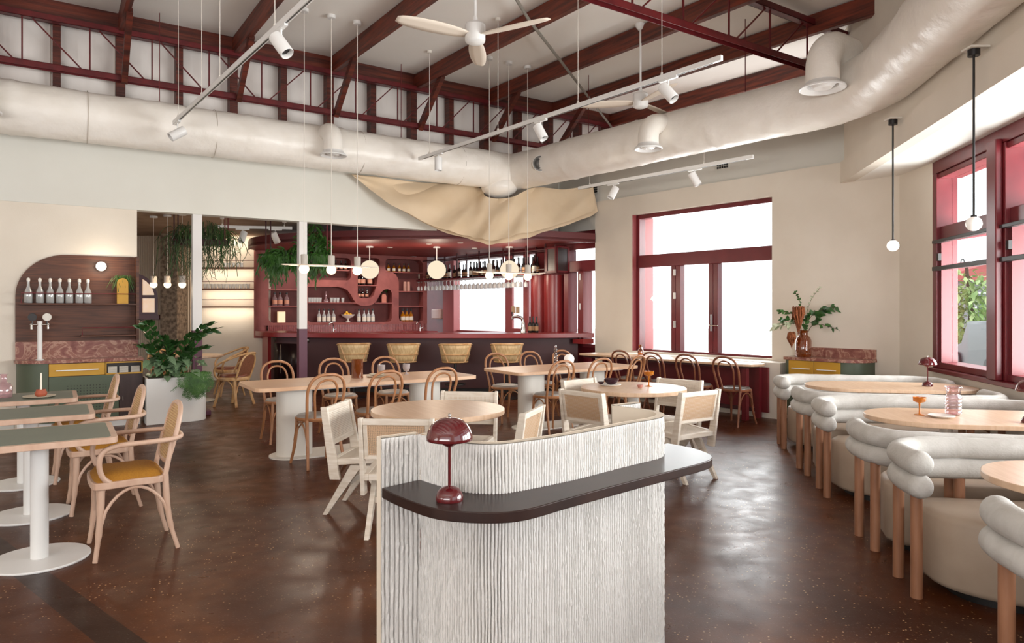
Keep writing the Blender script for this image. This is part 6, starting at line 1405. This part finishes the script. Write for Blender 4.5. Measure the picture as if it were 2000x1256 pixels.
area('shelf_strip', (-5.95, 14.30, 3.0), (-5.95, 14.6, 2.5), 1.1, .03, 7, (1, .84, .64))

# ================================================================== STREET OUTSIDE
t = thing('street_tree', 'leafy light green street tree seen through the shopfront window', 'tree', L(14.2, 21.5, -.2)); rnd = random.Random(2)
m = MB(); m.tube([(0, 0, 0), (.1, 0, 1.5), (0, .1, 3)], [.12, .09, .05], 8); link('trunk', m, MT['stem'], t)
m = MB()
for k in range(1500):
    v = Vector((rnd.gauss(0, 1), rnd.gauss(0, 1), rnd.gauss(0, 1))).normalized() * rnd.uniform(.5, 1.05); leaf(m, (v.x * 1.5, v.y * 1.3, 1.55 + v.z * 1.35), (rnd.uniform(-1, 1), rnd.uniform(-1, 1), rnd.uniform(-1, .5)), (0, 0, 1), .28, .14, .2, 2)
link('crown', m, mat('street_leaf', '#7FA05A', .5, hex2='#B8C88A', scale=2), t, ang=80)
t = thing('street_building', 'pale grey building with red gabled roof across the street', 'building', L(23, 32, -.2)); m = MB(); m.box((-5, 0, 0), (6, 5, 3.0)); link('walls', m, mat('grey_cladding', '#8E9092', .8), t)
m = MB(); m.add([(-4, -.3, 3), (0, -.3, 4.1), (4, -.3, 3), (-4, 5, 3), (0, 5, 4.1), (4, 5, 3)], [(0, 1, 2), (3, 5, 4), (0, 3, 4, 1), (1, 4, 5, 2), (0, 2, 5, 3)]); link('roof', m, mat('red_roof', '#B5605C', .8), t)
m = MB(); m.box((-1.6, -.05, 1.2), (-.2, 0, 2.5)); w_ = link('window_frame', m, MT['white'], t); m = MB(); m.box((-1.5, -.07, 1.3), (-.3, -.05, 2.4)); link('window_pane', m, mat('pane_grey', '#6E757A', .2), w_)
t = thing('parked_car', 'grey car parked outside the shopfront window', 'car', L(11.4, 15.6, -.2, 1.2))
m = MB(); m.add([(x, y, z) for y in (-.85, .85) for x, z in [(-2.1, .3), (2.1, .3), (2.1, .75), (1.2, .9), (.6, 1.42), (-1.1, 1.45), (-2.0, .95)]], [tuple(range(7)), tuple(range(13, 6, -1))] + [(i, (i + 1) % 7, 7 + (i + 1) % 7, 7 + i) for i in range(7)]); link('body', m, mat('car_grey', '#55595C', .3), t, bevel=.08)
for x in (-1.35, 1.35):
    for y in (-.8, .8): m = MB(); m.tube([(x, y - .1, .32), (x, y + .1, .32)], .32, 24); link('wheel', m, MT['black'], t)
